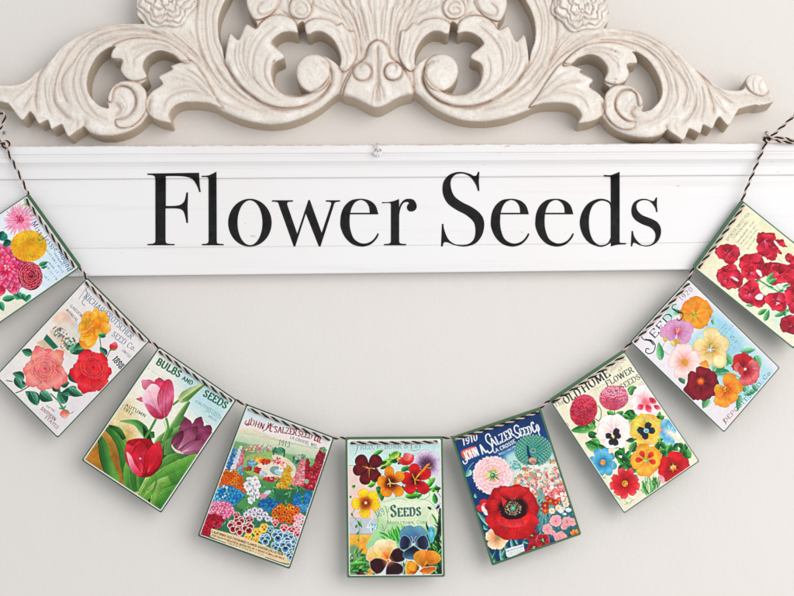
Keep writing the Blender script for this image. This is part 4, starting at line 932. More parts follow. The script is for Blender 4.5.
    # cream poppy
    for A in (-160,-110,-50,0,60,120): c.petal(210,385,A,78,76,['#e88c5c','#f8cca0','#fdeed8'],shape=.7,rim='#e0a070',rw=1.5,ruf=.05,vein='#d87848',nv=4,va=.5)
    c.speck(214,385,26,18,30,['#f8dc70','#7c9c60','#c8782c'],3); c.ell(216,383,9,9,'#6ca080')
    # caption slip
    c.fill([(268,458),(330,440),(385,425),(395,470),(300,512),(275,505)], '#e8ecec'); c.text('AN INVITATION', (276,478), (384,445), 9, '#5c6874', wt=.2, serif=0); c.tiny((282,492),(384,460),7,'#7c8894',.8); c.tiny((290,502),(380,474),7,'#7c8894',.8)
    # pink peony poppy
    c.z(448,405,6.617)
    c.leaf(150,430,120,475,44,'#8cc8b4','#4c9488'); c.stroke([(130,430),(150,400),(170,380)],5,'#6cb4a0')
    for k in range(4):
        R=(130,108,84,62)[k]; m=(30,24,18,14)[k]
        for i in range(m):
            A=i*360/m+r.uniform(-6,6); rr=math.radians(A); b=R*.5
            c.petal(296+math.cos(rr)*b,464+math.sin(rr)*b*.95,A+r.uniform(-15,15),R*.52,R*.42,[['#e8909c','#f0a4b0','#f2b0b4','#f8d0b8'][k],'#f7c4c8','#fff2f0'],shape=.62,rim='#e0889c',rw=1.2,ruf=.12,vein='#d8687c',nv=3,va=.45)
    for k in range(130):
        A=r.uniform(0,6.28); L=r.uniform(30,66); c.stroke([(296+math.cos(A)*14,466+math.sin(A)*12),(296+math.cos(A)*L,466+math.sin(A)*L*.9)],2.2,r.choice(['#f6e6a0','#e8d070','#fbf4d0','#b8a458']),.8)
    c.ell(296,467,19,19,'#3c8c6c'); c.ell(292,463,9,8,'#8cc8a4'); 
    # great red poppy
    c.z(465,480,6.617)
    RR=['#7c0c18','#c01420','#dc2c34','#b81420']
    for A,L,W in ((-95,160,250),(-150,180,210),(-25,175,210),(20,170,190),(165,165,200),(60,200,230),(125,200,230)): c.petal(315,195,A,L,W,RR,shape=.6,rim='#8c0814',rw=2.5,ruf=.05,vein='#7c0810',nv=12,va=.5)
    for A in (-95,-150,-25,60,125): 
        rr=math.radians(A)
        for k in range(7): u=(k-3)*12; c.stroke([(315+math.cos(rr)*90-math.sin(rr)*u,195+math.sin(rr)*90+math.cos(rr)*u),(315+math.cos(rr)*148-math.sin(rr)*u*1.5,195+math.sin(rr)*148+math.cos(rr)*u*1.5)],4,'#f46468',.5,w1=1)
    c.ell(318,190,100,84,'#5c0c18',n=26,wob=.05,feather=6); c.ell(318,188,88,74,'#2a0a12',n=26,wob=.06,feather=4)
    c.petal(240,110,60,150,44,['#e84850','#d83038','#f08080'],rim='#8c0814',rw=1.5)
    c.petal(320,150,-92,116,190,['#2c0c14','#8c1420','#c81c28','#e03c40','#cc2028'],shape=.6,rim='#8c0814',rw=2,ruf=.04,vein='#f06060',nv=10,va=.35)
    c.ell(318,182,60,52,'#2c0c14',n=20,feather=2)
    for k in range(150):
        A=r.uniform(0,6.28); L=r.uniform(26,54); c.ell(317+math.cos(A)*L,184+math.sin(A)*L*.9,2.6,2.2,r.choice(['#e8d4a0','#8c6c54','#c89c88','#4c2c28']),n=6)
    c.fill([(205,235),(250,200),(310,235),(380,240),(430,215),(410,290),(330,315),(240,300)], lin((310,200),(310,310),'#c81c28','#e02c34','#f05054'), smooth=True)
    c.ell(318,218,84,44,'#2a0a12',n=24,wob=.07,feather=3)
    for k in range(22): u=k/21; x=236+u*164; y=232+math.sin(u*math.pi)*28; c.stroke([(318+(x-318)*.6,225),(x,y+r.uniform(2,12))],7,'#2a0a12',.9,w1=1)
    c.ell(318,188,60,52,'#1c0a10',n=22,feather=2)
    for k in range(230):
        A=r.uniform(0,6.28); L=r.uniform(24,58); c.ell(317+math.cos(A)*L,188+math.sin(A)*L*.86,2.6,2.2,r.choice(['#e8d4a0','#8c6c54','#c89c88','#d8c8b0']),n=6)
    for k in range(16): x=215+k*13; c.stroke([(x,300-abs(k-8)*3),(x+(8-k)*3,262)],2.5,r.choice(['#8c0c18','#f47474']),.5,w1=1)
    c.ell(317,187,19,18,'#4c9c80'); 
    for k in range(8): c.stroke([(317,187),(317+math.cos(k*.785)*15,187+math.sin(k*.785)*14)],2,'#c8e0c8',.9)
    return c

def art7():
    c = card_canvas(6, '#f1ead0'); r=c.r
    c.z(545,345,6.617)
    c.text('The', (72,415), (128,388), 34, '#8c8c88', sc=False, wt=.13, serif=.2)
    c.text('OLD', (138,392), (242,330), 52, '#3c4040', wt=.2, thin=.3, serif=.5)
    c.text('HOME', (262,315), (432,205), 56, '#3c4040', wt=.2, thin=.3, serif=.5)
    c.text('Collection', (425,195), (535,100), 30, '#b0b0ac', sc=False, wt=.12, serif=0)
    c.text('of', (490,178), (515,162), 22, '#8c8c88', sc=False, wt=.14, serif=0)
    c.text('FLOWER', (415,275), (588,178), 38, '#4c4848', wt=.18, thin=.3, serif=.5)
    c.stroke([(400,235),(410,260),(415,280)],3,'#4c4848')
    c.text('SEEDS', (508,295), (632,222), 34, '#4c4848', wt=.18, thin=.3, serif=.5)
    c.tiny((295,318),(400,260),9,'#a8a49c',.8); c.tiny((620,262),(650,242),9,'#a8a49c',.8); c.tiny((625,272),(655,254),9,'#a8a49c',.8)
    def L(*q):
        for (a,b,x,y,w) in q: c.leaf(a,b,x,y,w,r.choice(['#3f9a48','#2f8440','#55aa4c']),'#1c6434',light='#a4d488')
    c.stroke([(350,400),(370,430),(370,480),(355,500)],5,'#3c8c44'); c.stroke([(320,480),(370,515)],5,'#2c6c34'); c.stroke([(455,420),(465,460)],6,'#4c9c4c')
    L((340,540,165,570,70),(330,520,220,560,40),(545,300,620,290,60),(560,330,600,275,50),(610,450,500,500,90),(560,440,590,500,60),(410,440,470,470,40),(470,470,520,440,44),(740,560,760,440,60),(690,400,760,430,50),(640,280,680,290,26),(740,500,790,470,50))
    c.z(585,425,6.617)
    L((60,0,0,30,60),(60,10,10,-60,60),(100,150,0,120,90),(40,100,100,120,60),(300,180,340,110,60),(340,230,240,290,80),(240,250,330,210,80),(320,290,360,270,60),(500,130,470,180,60),(480,170,600,150,70),(560,130,620,170,50),(620,240,690,150,90),(640,140,700,220,90),(440,70,500,120,40),(380,280,350,330,50),(300,230,260,190,60))
    for (x,y) in ((60,110),(130,130),(230,140),(300,170),(330,100),(350,300),(470,170),(500,110),(540,180),(620,120),(660,170),(250,260),(300,300),(480,210),(250,200),(640,200),(130,160),(210,170),(320,250),(20,60),(440,-20),(280,-40),(330,-60),(500,-60),(240,-60),(60,-60)):
        for q_ in range(2): A=r.uniform(0,6.28); c.leaf(x,y,x+math.cos(A)*60,y+math.sin(A)*60,r.uniform(30,42),r.choice(['#2c7c3c','#1f6434','#48984a']),'#124a26')
    for k in range(26):
        x=r.uniform(375,470); c.stroke([(x,r.uniform(340,380)),(x+r.uniform(-8,20),420),(r.uniform(410,440),470)],r.uniform(3,7),r.choice(['#2c7c38','#5cac54','#1c5c2c','#8cc47c']),.95)
    for k in range(14): x=r.uniform(450,500); c.stroke([(x,r.uniform(330,380)),(x-10,r.uniform(400,430))],3,'#3c8c44')
    for (x,y) in ((120,350),(215,480),(310,500),(370,430),(180,290),(280,520)):
        for k in range(5): c.stroke([(x,y),(x+r.uniform(-26,26),y+r.uniform(-26,26))],2.4,'#6cb068')
    c.z(545,345,6.617)
    def ball(cx,cy,rx,ry,ang,dk,md,lt,n):
        c.ell(cx,cy,rx,ry,lambda X,Y: ramp(((X-cx)/rx+(Y-cy)/ry)*.35+.5,[lt,md,md,dk]),ang,n=26)
        for k in range(9,-1,-1):
            m=max(1,int(6.0*k)); 
            for i in range(m):
                A=(i+.5*(k%2))*2*math.pi/m; x0,y0=math.cos(A)*rx*k/9*.94,math.sin(A)*ry*k/9*.94; ca,sa=math.cos(math.radians(ang)),math.sin(math.radians(ang))
                x,y=cx+x0*ca-y0*sa,cy+x0*sa+y0*ca; b=rx*.085*r.uniform(.8,1.1)
                c.ell(x,y,b,b*1.1,dk,n=7); c.ell(x-b*.25,y-b*.35,b*.62,b*.6,r.choice([lt,lt,md]),n=7)
    ball(255,432,88,106,20,'#b01838','#e02c50','#f8708c',1); ball(455,350,95,80,-8,'#c8486c','#ee7c98','#fcc4d0',1)
    P=lambda x,y,A,Lh,W,st,rim,**k: c.petal(x,y,A,Lh,W,st,shape=.68,rim=rim,rw=1.6,ruf=.035,**k)
    # white and crimson sweet bloom
    for A,Lh,W in ((-150,110,120),(-105,120,120),(-55,110,110),(175,96,110),(95,90,140),(20,110,90)): P(665,385,A,Lh,W,['#e04868','#f8c8cc','#fdf2f0','#fff8f6'],'#e4b0b4',vein='#e88ca0',nv=5)
    for (x,y,A,Lh,W) in ((690,350,40,60,36),(670,395,60,60,40),(720,400,30,50,30),(650,400,150,44,40),(705,375,-20,46,26)): c.petal(x,y,A,Lh,W,['#c02048','#e8486c','#f8b0bc'],rim='#b81c40',rw=1.2)
    # white pansy
    for A,Lh,W in ((-125,120,124),(-55,124,130),(185,112,120),(-5,112,124),(85,116,150)): P(455,575,A,Lh,W,['#f6dcd8','#fdf2ee','#fffaf6'],'#dcb0ac',vein='#e8b0b0',nv=7,va=.5)
    # yellow pansy
    for A,Lh,W in ((-125,124,126),(-55,120,126),(185,116,116),(-5,112,116),(88,100,150)): P(672,570,A,Lh,W,['#e8a828','#f8cc50','#f6d878','#f0bc48'],'#d89c30',vein='#d08c20',nv=6,va=.5)
    c.z(585,425,6.617)
    for A,Lh in ((-62,62),(190,54),(-10,50),(70,62),(110,58)): c.petal(188,78,A,Lh,40,['#3c3444','#20242c','#3c3c4c'],shape=.7,ruf=.05)
    c.petal(188,66,90,26,16,['#f8d848','#e8b020']); c.ell(182,72,9,6,'#e8f0d8')
    for A,Lh in ((-70,58),(185,62),(150,48),(0,60),(100,60)): c.petal(405,38,A,Lh,44,['#2c3844','#1c2838','#34445c'],shape=.7,ruf=.05)
    c.ell(405,38,18,15,'#9cdce4'); c.ell(405,38,10,8,'#3c9cb0'); c.ell(404,35,4,3,'#f8fcf8')
    # sky blue morning flower at the edge
    for (x,y,A,Lh,W) in ((560,40,-120,90,80),(560,40,-70,100,70),(570,40,-30,60,60),(555,60,100,70,70),(545,50,150,60,60),(575,80,80,60,26)): c.petal(x,y,A,Lh,W,['#e8f4f4','#6cb8dc','#a8dcec'],rim='#4c98c0',rw=1.4,vein='#3c88b4',nv=4)
    c.petal(610,30,80,80,40,['#f4f4ec','#fdfcf4','#d8e8d8'],rim='#a8c8b0',rw=1.2)
    # orange
    for A,Lh,W in ((-105,112,96),(-35,108,110),(30,104,104),(95,116,110),(175,104,110)): P(402,232,A,Lh,W,['#e8841c','#f8b040','#f8c050','#f09828'],'#d87814',vein='#f0d890',nv=3,va=.5)
    for A in (-120,-45,180,15): c.petal(402+18*math.cos(math.radians(A)),232+18*math.sin(math.radians(A)),A,52,36,['#c81c28','#e83838','#f06848'],shape=.7)
    c.speck(404,236,18,14,30,['#5cac48','#a8cc58','#f8e8a0'],5)
    # red open flower
    for A,Lh,W in ((-75,110,110),(-10,120,100),(60,90,90),(140,110,110),(200,100,110)): P(583,283,A,Lh,W,['#8c0c18','#c01828','#dc2838','#c81c28'],'#8c0814',vein='#7c0814',nv=4)
    for A in range(-90,270,60): c.stroke([(583,283),(583+34*math.cos(math.radians(A)),283+34*math.sin(math.radians(A)))],7,'#f0a078',.9,w1=2)
    c.speck(583,283,17,16,26,['#f8c038','#f09828','#fbe480'],6); c.petal(500,330,70,60,34,['#f08c98','#f8ccd0'],rim='#c83c50',rw=1.5)
    # blue cosmos
    for A in range(0,360,45): c.petal(118,248,A+14+r.uniform(-4,4),r.uniform(94,106),r.uniform(50,60),['#2c6c94','#4ca4cc','#7cc8e4','#4ca0c4'],shape=.62,tip=.1,rim='#2c7098',rw=1.3,ruf=.03,vein='#2c6c94',nv=4,va=.4)
    c.ell(118,248,20,20,'#e0942c'); c.speck(118,246,16,16,30,['#f6bc54','#c8741c','#fbd88c'],4)
    # red cosmos
    for i,A in enumerate(range(0,360,40)): c.petal(264,388,A+12+r.uniform(-4,4),r.uniform(100,114),r.uniform(54,64),['#8c0c20','#cc1c30','#ec3c4c','#f47c84'],shape=.6,tip=.1,rim='#a01024',rw=1.4,ruf=.04,vein='#8c0c1c',nv=4,va=.5)
    c.ell(264,388,21,21,'#e8902c'); c.speck(264,386,16,16,30,['#f8bc54','#c8741c','#fbd88c'],4)
    c.z(545,345,6.617); c.petal(135,510,60,46,18,['#d82c3c','#f0808c'])
    return c

def art8():
    c = card_canvas(7, '#ece5ea'); r=c.r
    c.z(628,275,7.01)
    c.fill([(560,200),(760,380),(1050,700),(950,900),(620,900),(380,640),(300,480),(520,380)], '#b4dbe6', .95, feather=26)
    c.fill([(560,250),(700,330),(820,520),(700,640)], '#a0d2e2', .8, feather=22)
    c.fill([(240,300),(300,200),(360,220),(300,330)], '#b8dcd4', .9, feather=12)
    c.fill([(640,1000),(800,900),(900,1000),(760,1100)], '#f1dcdc', .9, feather=16)
    K='#303c50'
    c.text('EED', (186,446), (318,300), 54, K, wt=.18, thin=.3, serif=.5)
    c.stroke([(128,405),(108,400),(95,430),(115,455),(160,455),(190,490),(180,535),(150,552),(125,540),(130,515),(150,520)], 7, K); c.stroke([(120,452),(155,462),(180,490)], 13, K, w1=9)
    lastS = lambda: (c.z(628,275,7.01), c.stroke([(340,205),(315,212),(312,238),(345,255),(378,262),(385,290),(365,318),(345,315),(345,300)], 6, K), c.stroke([(318,236),(350,262),(378,268)], 10, K, w1=8))
    c.text('1920', (378,182), (458,105), 32, '#5c646c', wt=.14, thin=.4, serif=.3)
    for (a,b) in (((628,405),(700,335)),((655,415),(700,372)),((655,445),(740,360)),((725,498),(770,460))): c.tiny(a,b,13,'#6c8c9c',.7)
    c.text('5', (730,458), (752,440), 28, '#5c7c8c', wt=.16, serif=0)
    # leaves
    def L(*q):
        for (a,b,x,y,w,*k) in q: c.leaf(a,b,x,y,w,k[0] if k else '#5cb080','#3c8c64',light='#b4e0c0')
    L((230,600,215,470,60,'#6cb878'),(350,280,330,240,60,'#7cc8a8'),(250,440,240,410,24),(600,560,760,600,80),(720,560,690,640,60),(590,310,600,350,26,'#8cac70'))
    c.stroke([(290,560),(240,520),(262,460)],3,'#7c9c60'); c.stroke([(262,460),(330,400)],3,'#8cac70'); c.stroke([(590,330),(600,300),(560,270)],3,'#8cac70')
    c.petal(262,470,-90,44,34,['#c8a840','#e8c868','#d87838'],rim='#a88830',rw=1.5)
    c.z(680,345,6.62)
    L((220,180,300,80,90,'#5cb488'),(300,60,350,130,70),(330,180,220,190,60,'#4ca478'),(400,40,500,30,50,'#7cc8a0'),(470,130,540,90,90,'#5cb088'),(500,70,530,150,70),(390,220,440,320,60,'#4c9c78'),(400,330,380,440,44,'#4c9c74'),(190,350,150,420,60,'#5c9c58'),(0,200,30,260,50,'#2c6c48'),(420,330,520,290,40,'#6cb898'),(480,260,520,310,36,'#6cb898'))
    c.stroke([(345,190),(400,220),(450,270),(440,330)],5,'#6cac7c'); c.stroke([(350,185),(380,180)],8,'#d8d89c')
    c.text('DEPOSIT', (300,518), (452,362), 27, '#3c5c64', wt=.15, thin=.35, serif=.4)
    c.text('SEED', (462,352), (540,262), 26, '#3c5c64', wt=.15, thin=.35, serif=.4); c.text('Co', (562,232), (602,190), 26, '#3c5c64', wt=.15, thin=.35, serif=.3, sc=False)
    c.stroke([(290,490),(305,520),(300,525)],4,'#3c5c64')
    c.z(628,275,7.01)
    P=lambda x,y,A,Lh,W,st,rim,**k: c.petal(x,y,A,Lh,W,st,shape=.62,rim=rim,rw=1.8,ruf=.045,**k)
    # orange top
    for A,Lh,W in ((-80,130,120),(-150,108,120),(-30,132,120),(25,118,110),(100,104,150),(150,110,96),(-115,120,100)): P(468,278,A,Lh,W,['#c8a030','#f2902c','#f8ac40','#f29024'],'#e07c18',vein='#fbd070',nv=6,va=.5)
    c.ell(462,282,26,20,'#b8b048',feather=4); c.speck(462,280,18,14,16,['#8c8c30','#f0d860'],4)
    # lilac
    for A,Lh,W in ((-85,90,110),(-20,120,100),(40,110,100),(180,130,80),(150,90,70),(-140,100,70)): P(345,400,A,Lh,W,['#b04878','#d890bc','#e0a8cc','#d898c0'],'#c080ac',vein='#b85c94',nv=6,va=.4)
    for k in range(8): c.stroke([(345,410),(330+k*8,380-r.uniform(0,16))],3,r.choice(['#f0d878','#d84c78','#fbe8b0']))
    c.petal(330,500,-70,60,50,['#d8a848','#f0c878'],rim='#c09038',rw=1.4); c.petal(325,500,-115,50,30,['#f0d080','#f8e0a8'],rim='#c09038',rw=1.2)
    # cream
    for A,Lh,W in ((-85,150,120),(-25,140,120),(45,130,120),(115,120,110),(190,124,130)): P(577,518,A,Lh,W,['#a89c60','#f2cc80','#f8e4b0','#f4d890'],'#d8ac58',vein='#c88c38',nv=5,va=.5)
    for k in range(30): A=r.uniform(0,6.28); c.stroke([(577,520),(577+math.cos(A)*r.uniform(14,40),520+math.sin(A)*r.uniform(14,40))],3,r.choice(['#e8ecd8','#a8b088','#6c7c78','#fbf8e8']),.9)
    c.z(680,345,6.62)
    P(175,100,110,70,70,['#f2a040','#f8b858'],'#e08c30'); 
    c.ell(262,108,48,46,'#e8d890'); c.ell(258,104,38,36,'#f6ecb8',feather=3)
    # pale pink
    for A,Lh,W in ((-90,130,120),(-160,110,120),(-20,120,110),(35,120,110),(100,112,110)): P(25,115,A,Lh,W,['#e88c50','#f8ccc8','#fce8e4','#f8ccc8'],'#e8a8a8',vein='#e8908c',nv=6,va=.5)
    for A in range(0,360,40): c.petal(32,115,A,34,12,['#a8b840','#e8984c','#f0c080'],shape=1)
    # dark crimson
    for A,Lh,W in ((-70,106,120),(-10,120,120),(60,130,130),(130,130,130),(190,100,120)): P(140,245,A,Lh,W,['#5c0c1c','#7c1428','#98203a','#741024'],'#5c0818',vein='#b04458',nv=6,va=.4)
    for A in range(0,360,45): c.petal(138,240,A,36,14,['#f0b848','#e06030','#8c1828'],shape=1)
    # orange low
    for A,Lh,W in ((-70,112,96),(-15,114,96),(60,100,96),(110,124,110),(170,80,90)): P(305,295,A,Lh,W,['#c84c18','#f2952c','#f8b048','#f09428'],'#d87814',vein='#c03818',nv=4,va=.6)
    c.speck(300,290,20,18,26,['#e0d060','#a8b040','#d85c20'],5)
    # red pair
    for A,Lh,W in ((-110,100,110),(-50,86,100),(-160,86,80)): P(425,150,A,Lh,W,['#7c0c1c','#b81c30','#cc3040'],'#8c0c20',vein='#e06070',nv=5)
    c.petal(385,110,100,70,46,['#e05860','#f2888c'],rim='#b82c3c',rw=1.5); c.petal(390,140,60,80,50,['#d83c48','#ec6c70'],rim='#a81c30',rw=1.5)
    for A,Lh,W in ((-20,100,110),(40,104,110),(85,100,80)): P(430,170,A,Lh,W,['#8c1020','#d84454','#f2888c','#e8646c'],'#b82c40',vein='#8c1020',nv=5,va=.7)
    c.ell(432,160,9,9,'#f8ecc8')
    lastS()
    c.z(680,345,6.62); c.text('SEED', (462,352), (540,262), 26, '#3c5c64', wt=.15, thin=.35, serif=.4)
    return c

def art9():
    c = card_canvas(8, '#f2ecce'); r=c.r
    c.z(690,190,3.72)
    c.fill([(300,500),(560,600),(700,400),(400,250),(300,400)], '#cfe8dc', .9, feather=26)
    c.fill([(100,380),(160,370),(280,470),(360,560),(280,480)], '#e8edcf', .9, feather=14)
    c.fill([(230,90),(330,150),(420,260),(300,200)], '#efeabc', .7, feather=16)
    c.z(690,195,7.45)
    T='#9c9c84'
    c.text('SPENCER SWEET PEA', (282,345), (446,142), 22, T, wt=.15, serif=.2)
    c.text('CRIMSON KING', (325,330), (435,205), 19, T, wt=.15, serif=.2)
    for (a,b) in (((355,358),(482,198)),((380,372),(498,228)),((405,385),(512,248)),((432,408),(492,325))): c.tiny(a,b,15,T,.85)
    c.text('THE FINEST', (355,362), (436,260), 13, T, wt=.15, serif=0)
    def L(*q):
        for (a,b,x,y,w) in q: c.leaf(a,b,x,y,w,'#5cb068','#2f8450',light='#a8dca8')
    c.z(704,270,7.444)
    c.stroke([(385,60),(450,100),(560,165),(700,230)],9,'#4ca45c'); c.stroke([(390,70),(470,120),(560,170)],3,'#a8d8a4'); c.stroke([(420,150),(450,120),(480,120)],4,'#8cc49c'); c.stroke([(470,40),(600,190)],5,'#7cbc8c'); c.stroke([(540,160),(600,130),(660,60)],4,'#5cac70')
    L((480,95,510,15,44),(490,90,540,60,36),(400,330,470,290,40),(450,380,485,295,46),(420,310,460,295,30),(525,345,640,300,36),(560,320,640,290,24),(310,265,400,250,24),(330,270,380,262,16))
    c.z(690,195,7.45)
    c.stroke([(590,420),(640,460),(690,500)],3,'#8cac9c')
    c.z(704,270,7.444)
    for (x,y) in ((250,70),(330,90),(420,70),(450,180),(520,140),(600,150),(640,110),(300,140),(250,150),(440,260),(610,300),(700,340),(380,270)):
        A=r.uniform(0,6.28); c.leaf(x,y,x+math.cos(A)*60,y+math.sin(A)*60,26,r.choice(['#4c9c5c','#6cb47c']),'#2c7c4c')
    c.z(690,195,7.45)
    D='#a00c30'
    def pea(x,y,s_,rot=0,n=7,hue=0):
        base=[['#90102c','#c81c40','#e84060'],['#a01434','#d82848','#f05c78'],['#7c0c28','#b81838','#d83454']][hue]
        for i in range(n):
            A=rot+i*360/n+r.uniform(-18,18)
            c.petal(x+r.uniform(-6,6)*s_/80,y+r.uniform(-6,6)*s_/80,A,s_*r.uniform(.85,1.1),s_*r.uniform(.8,1.1),base,shape=.6,rim='#7c0824',rw=1.5,ruf=.09,vein=r.choice(['#f78ca0','#7c0824']),nv=5,va=.4)
        for i in range(4):
            A=rot+r.uniform(0,360); c.petal(x,y,A,s_*.55,s_*.5,base[::-1],shape=.6,rim='#8c0c28',rw=1.2,ruf=.1,vein='#f7a0b0',nv=3)
    # standard blooms, traced outlines with folded petals inside
    def bloom(P,folds,g=('#b01434','#dc2c4c','#c01c3c')):
        P=np.array(P,float); m=P.mean(0); Q=crom(P,n=9); n_=len(Q); ph=r.uniform(0,6)
        rr=1+.035*np.sin(np.arange(n_)*.75+ph)+.02*np.array([r.uniform(-1,1) for _ in range(n_)])
        Q=(Q-m)*rr[:,None]+m
        c.fill((Q-m)*1.035+m,'#84082a'); c.fill(Q,lin(tuple(P.min(0)),tuple(P.max(0)),*g))
        sp=(P.max(0)-P.min(0))
        for k in range(9):
            e=Q[r.randrange(n_)]; A=math.degrees(math.atan2(*(e-m)[::-1])); L_=np.hypot(*(e-m)); o=m+(e-m)*.12
            c.petal(o[0],o[1],A+r.uniform(-10,10),L_*.86,L_*r.uniform(.5,.8),r.choice([['#90082a','#d82848','#ec5270'],['#b81434','#e03c58','#c01c3c'],['#6c0420','#a01030','#c42444']]),shape=.7,rim='#84082a',rw=1.2,ruf=.08,vein=r.choice(['#f78ca0','#6c0420']),nv=5,va=.4)
        for (x,y,A,Lh,W,k) in folds: c.petal(x,y,A,Lh,W,[['#a00c30','#d82848','#f05470'],['#f06c84','#d83454','#a81034'],['#7c0824','#a81434','#c82444']][k],shape=.7,rim='#8c0c2c',rw=1.3,ruf=.06,vein='#f78ca0',nv=4,va=.45)
    bloom([(190,415),(215,385),(260,368),(320,375),(360,400),(370,440),(350,480),(320,510),(290,515),(265,490),(210,460)],((280,430,180,80,90,0),(290,430,-20,80,90,0),(285,440,80,70,80,1),(280,425,-90,50,80,2),(285,430,60,44,40,1)))
    bloom([(505,300),(530,280),(580,285),(620,285),(640,320),(615,360),(630,420),(620,480),(590,460),(540,430),(510,380)],((560,330,100,130,90,1),(570,340,-80,50,90,0),(600,330,60,110,40,2),(545,340,110,90,60,0)))
    bloom([(630,345),(690,330),(705,365),(725,385),(690,385),(660,370)],((650,355,10,60,30,0),))
    c.fill([(625,350),(640,345),(675,390),(665,400)], '#f6e4e4', smooth=True)
    bloom([(615,390),(640,380),(685,435),(660,435)],((630,395,45,50,24,0),))
    bloom([(710,460),(730,432),(760,450),(790,470),(800,530),(760,515),(720,490)],((750,470,60,50,50,0),(740,470,160,30,40,1)))
    bloom([(375,470),(440,440),(500,450),(550,490),(545,560),(560,600),(480,600),(420,560),(375,540)],((440,500,-30,100,70,0),(440,520,60,80,90,1),(430,510,170,60,60,0),(500,520,20,50,70,2)))
    bloom([(200,590),(235,545),(270,525),(330,520),(350,570),(300,640),(260,600)],((280,560,-20,70,70,0),(260,580,170,50,60,0)))
    bloom([(555,520),(620,505),(700,515),(790,560),(810,640),(700,640),(590,590)],((640,560,180,70,80,0),(680,560,0,110,90,1),(650,570,70,60,90,0),(720,570,-40,70,60,2)))
    c.z(704,270,7.444)
    bloom([(95,40),(130,20),(200,10),(270,20),(290,70),(265,130),(215,125),(190,145),(150,125),(110,85)],((180,60,180,80,80,0),(190,60,-30,90,70,1),(190,70,80,64,90,0),(210,60,30,70,60,2),(165,70,120,60,50,1)))
    c.fill([(205,48),(240,60),(258,82),(240,82),(215,66)], '#f4d0d4', smooth=True)
    bloom([(275,0),(320,-30),(400,-20),(430,50),(390,60),(350,85),(310,60)],((340,20,20,80,60,1),(330,20,170,50,60,0),(350,30,90,50,60,0)))
    c.fill([(385,0),(420,5),(432,50),(410,40)], '#f6e0e0', smooth=True)
    bloom([(260,150),(330,90),(390,85),(410,140),(440,200),(445,260),(400,270),(330,245),(280,220)],((330,160,170,70,80,0),(350,150,-60,76,70,0),(340,170,90,80,80,1),(390,200,60,70,60,2),(320,180,130,60,50,1)))
    c.fill([(380,200),(415,175),(440,190),(430,220),(395,220)], '#f2e4ec', smooth=True)
    bloom([(440,210),(500,175),(570,170),(610,220),(600,300),(540,300),(480,260)],((530,220,180,80,70,0),(540,220,-20,70,80,1),(535,230,80,70,90,0),(520,230,30,60,40,2)))
    c.speck(550,250,14,10,8,['#f8dce0'],5)
    bloom([(610,160),(640,120),(720,100),(800,200),(760,330),(660,320),(615,240)],((690,200,180,90,110,0),(690,220,90,100,110,1),(700,200,-70,90,100,0)))
    bloom([(565,400),(600,350),(680,340),(800,380),(800,500),(680,480),(590,450)],((660,420,180,90,90,2),(680,410,0,110,110,2),(670,420,-80,70,90,2)),('#7c0c30','#a01c40','#8c1034'))
    bloom([(440,0),(470,-40),(540,-30),(640,-20),(700,20),(670,80),(600,90),(560,100),(500,110),(480,60)],((560,30,180,90,70,1),(600,30,0,90,80,0),(580,40,90,56,90,0),(530,60,120,50,50,2)))
    # hidden remainder of the print outside the photo
    for (x,y,s_) in ((860,250,90),(900,420,80),(820,560,80)): pea(x,y,s_,hue=r.randrange(3))
    L((470,92,512,18,44),(478,100,545,62,36))
    return c

ARTS = [art1, art2, art3, art4, art5, art6, art7, art8, art9]
# ---------------------------------------------------------------- wall
def grid_sheet(x0, x1, y0, y1, n, z):
    vs = []; fs = []
    for j in range(n+1):
        for i in range(n+1): vs.append(P(x0+(x1-x0)*i/n, y0+(y1-y0)*j/n, z))
    for j in range(n):
        for i in range(n): k = j*(n+1)+i; fs.append((k, k+n+1, k+n+2, k+1))
    return vs, fs
vs, fs = grid_sheet(-1800, 2600, -1400, 2000, 6, 0)
tag(mesh('wall', vs, fs, MAT_WALL), kind='structure')

# ---------------------------------------------------------------- carved ornament: a relief computed on a fine grid
OUT = [(345,-62),(318,-56),(300,-40),(282,-34),(262,-30),(244,-36),(226,-32),(208,-22),(196,-30),(176,-36),(156,-32),(142,-20),(137,-4),(136.8,10),(138,16.4),(144.4,23.3),
 (133,23.6),(116.7,24),(100,27),(85,32.7),(72.6,39),(60,48.5),(50.4,60),(35,73.9),(22.7,82.7),(10,85),(0,84.6),(-5,81),(-8,74),(-15,70),(-25,70),(-30,76),(-30.5,85),(-33.5,95),(-25,98.5),(-15,100),(-9,99.5),
 (5.7,102.8),(9.4,104.7),(20.8,119.2),(25.5,117),(29.5,111.5),(33.5,114.5),(36,119),(39,123.5),(43,121.8),(47.6,120),(49.5,124),(51.6,128.8),(56,126.6),(61.5,124.2),(64,128),(67,134.6),(69.6,136),(75,132),(81.2,128),(84,126),
 (90,132),(101.5,135.5),(116.7,135),(130.5,131),(140.6,124.5),(147.5,116),(150.5,115.5),(153.9,118),(160,120.8),(165.2,121.9),(171.5,122.4),(169.8,114),(174,106.6),(182.8,102.4),(195.4,102),(210.5,103.6),(222.6,111.2),(241.5,119.2),(260.4,123.6),
 (274,124.4),(287,123),(298,119.6),(309,115),(321.5,107.6),(332.8,98),(338.5,94.4),(343,95.6),(353,97.8),(360.5,101),(368,105.4)]
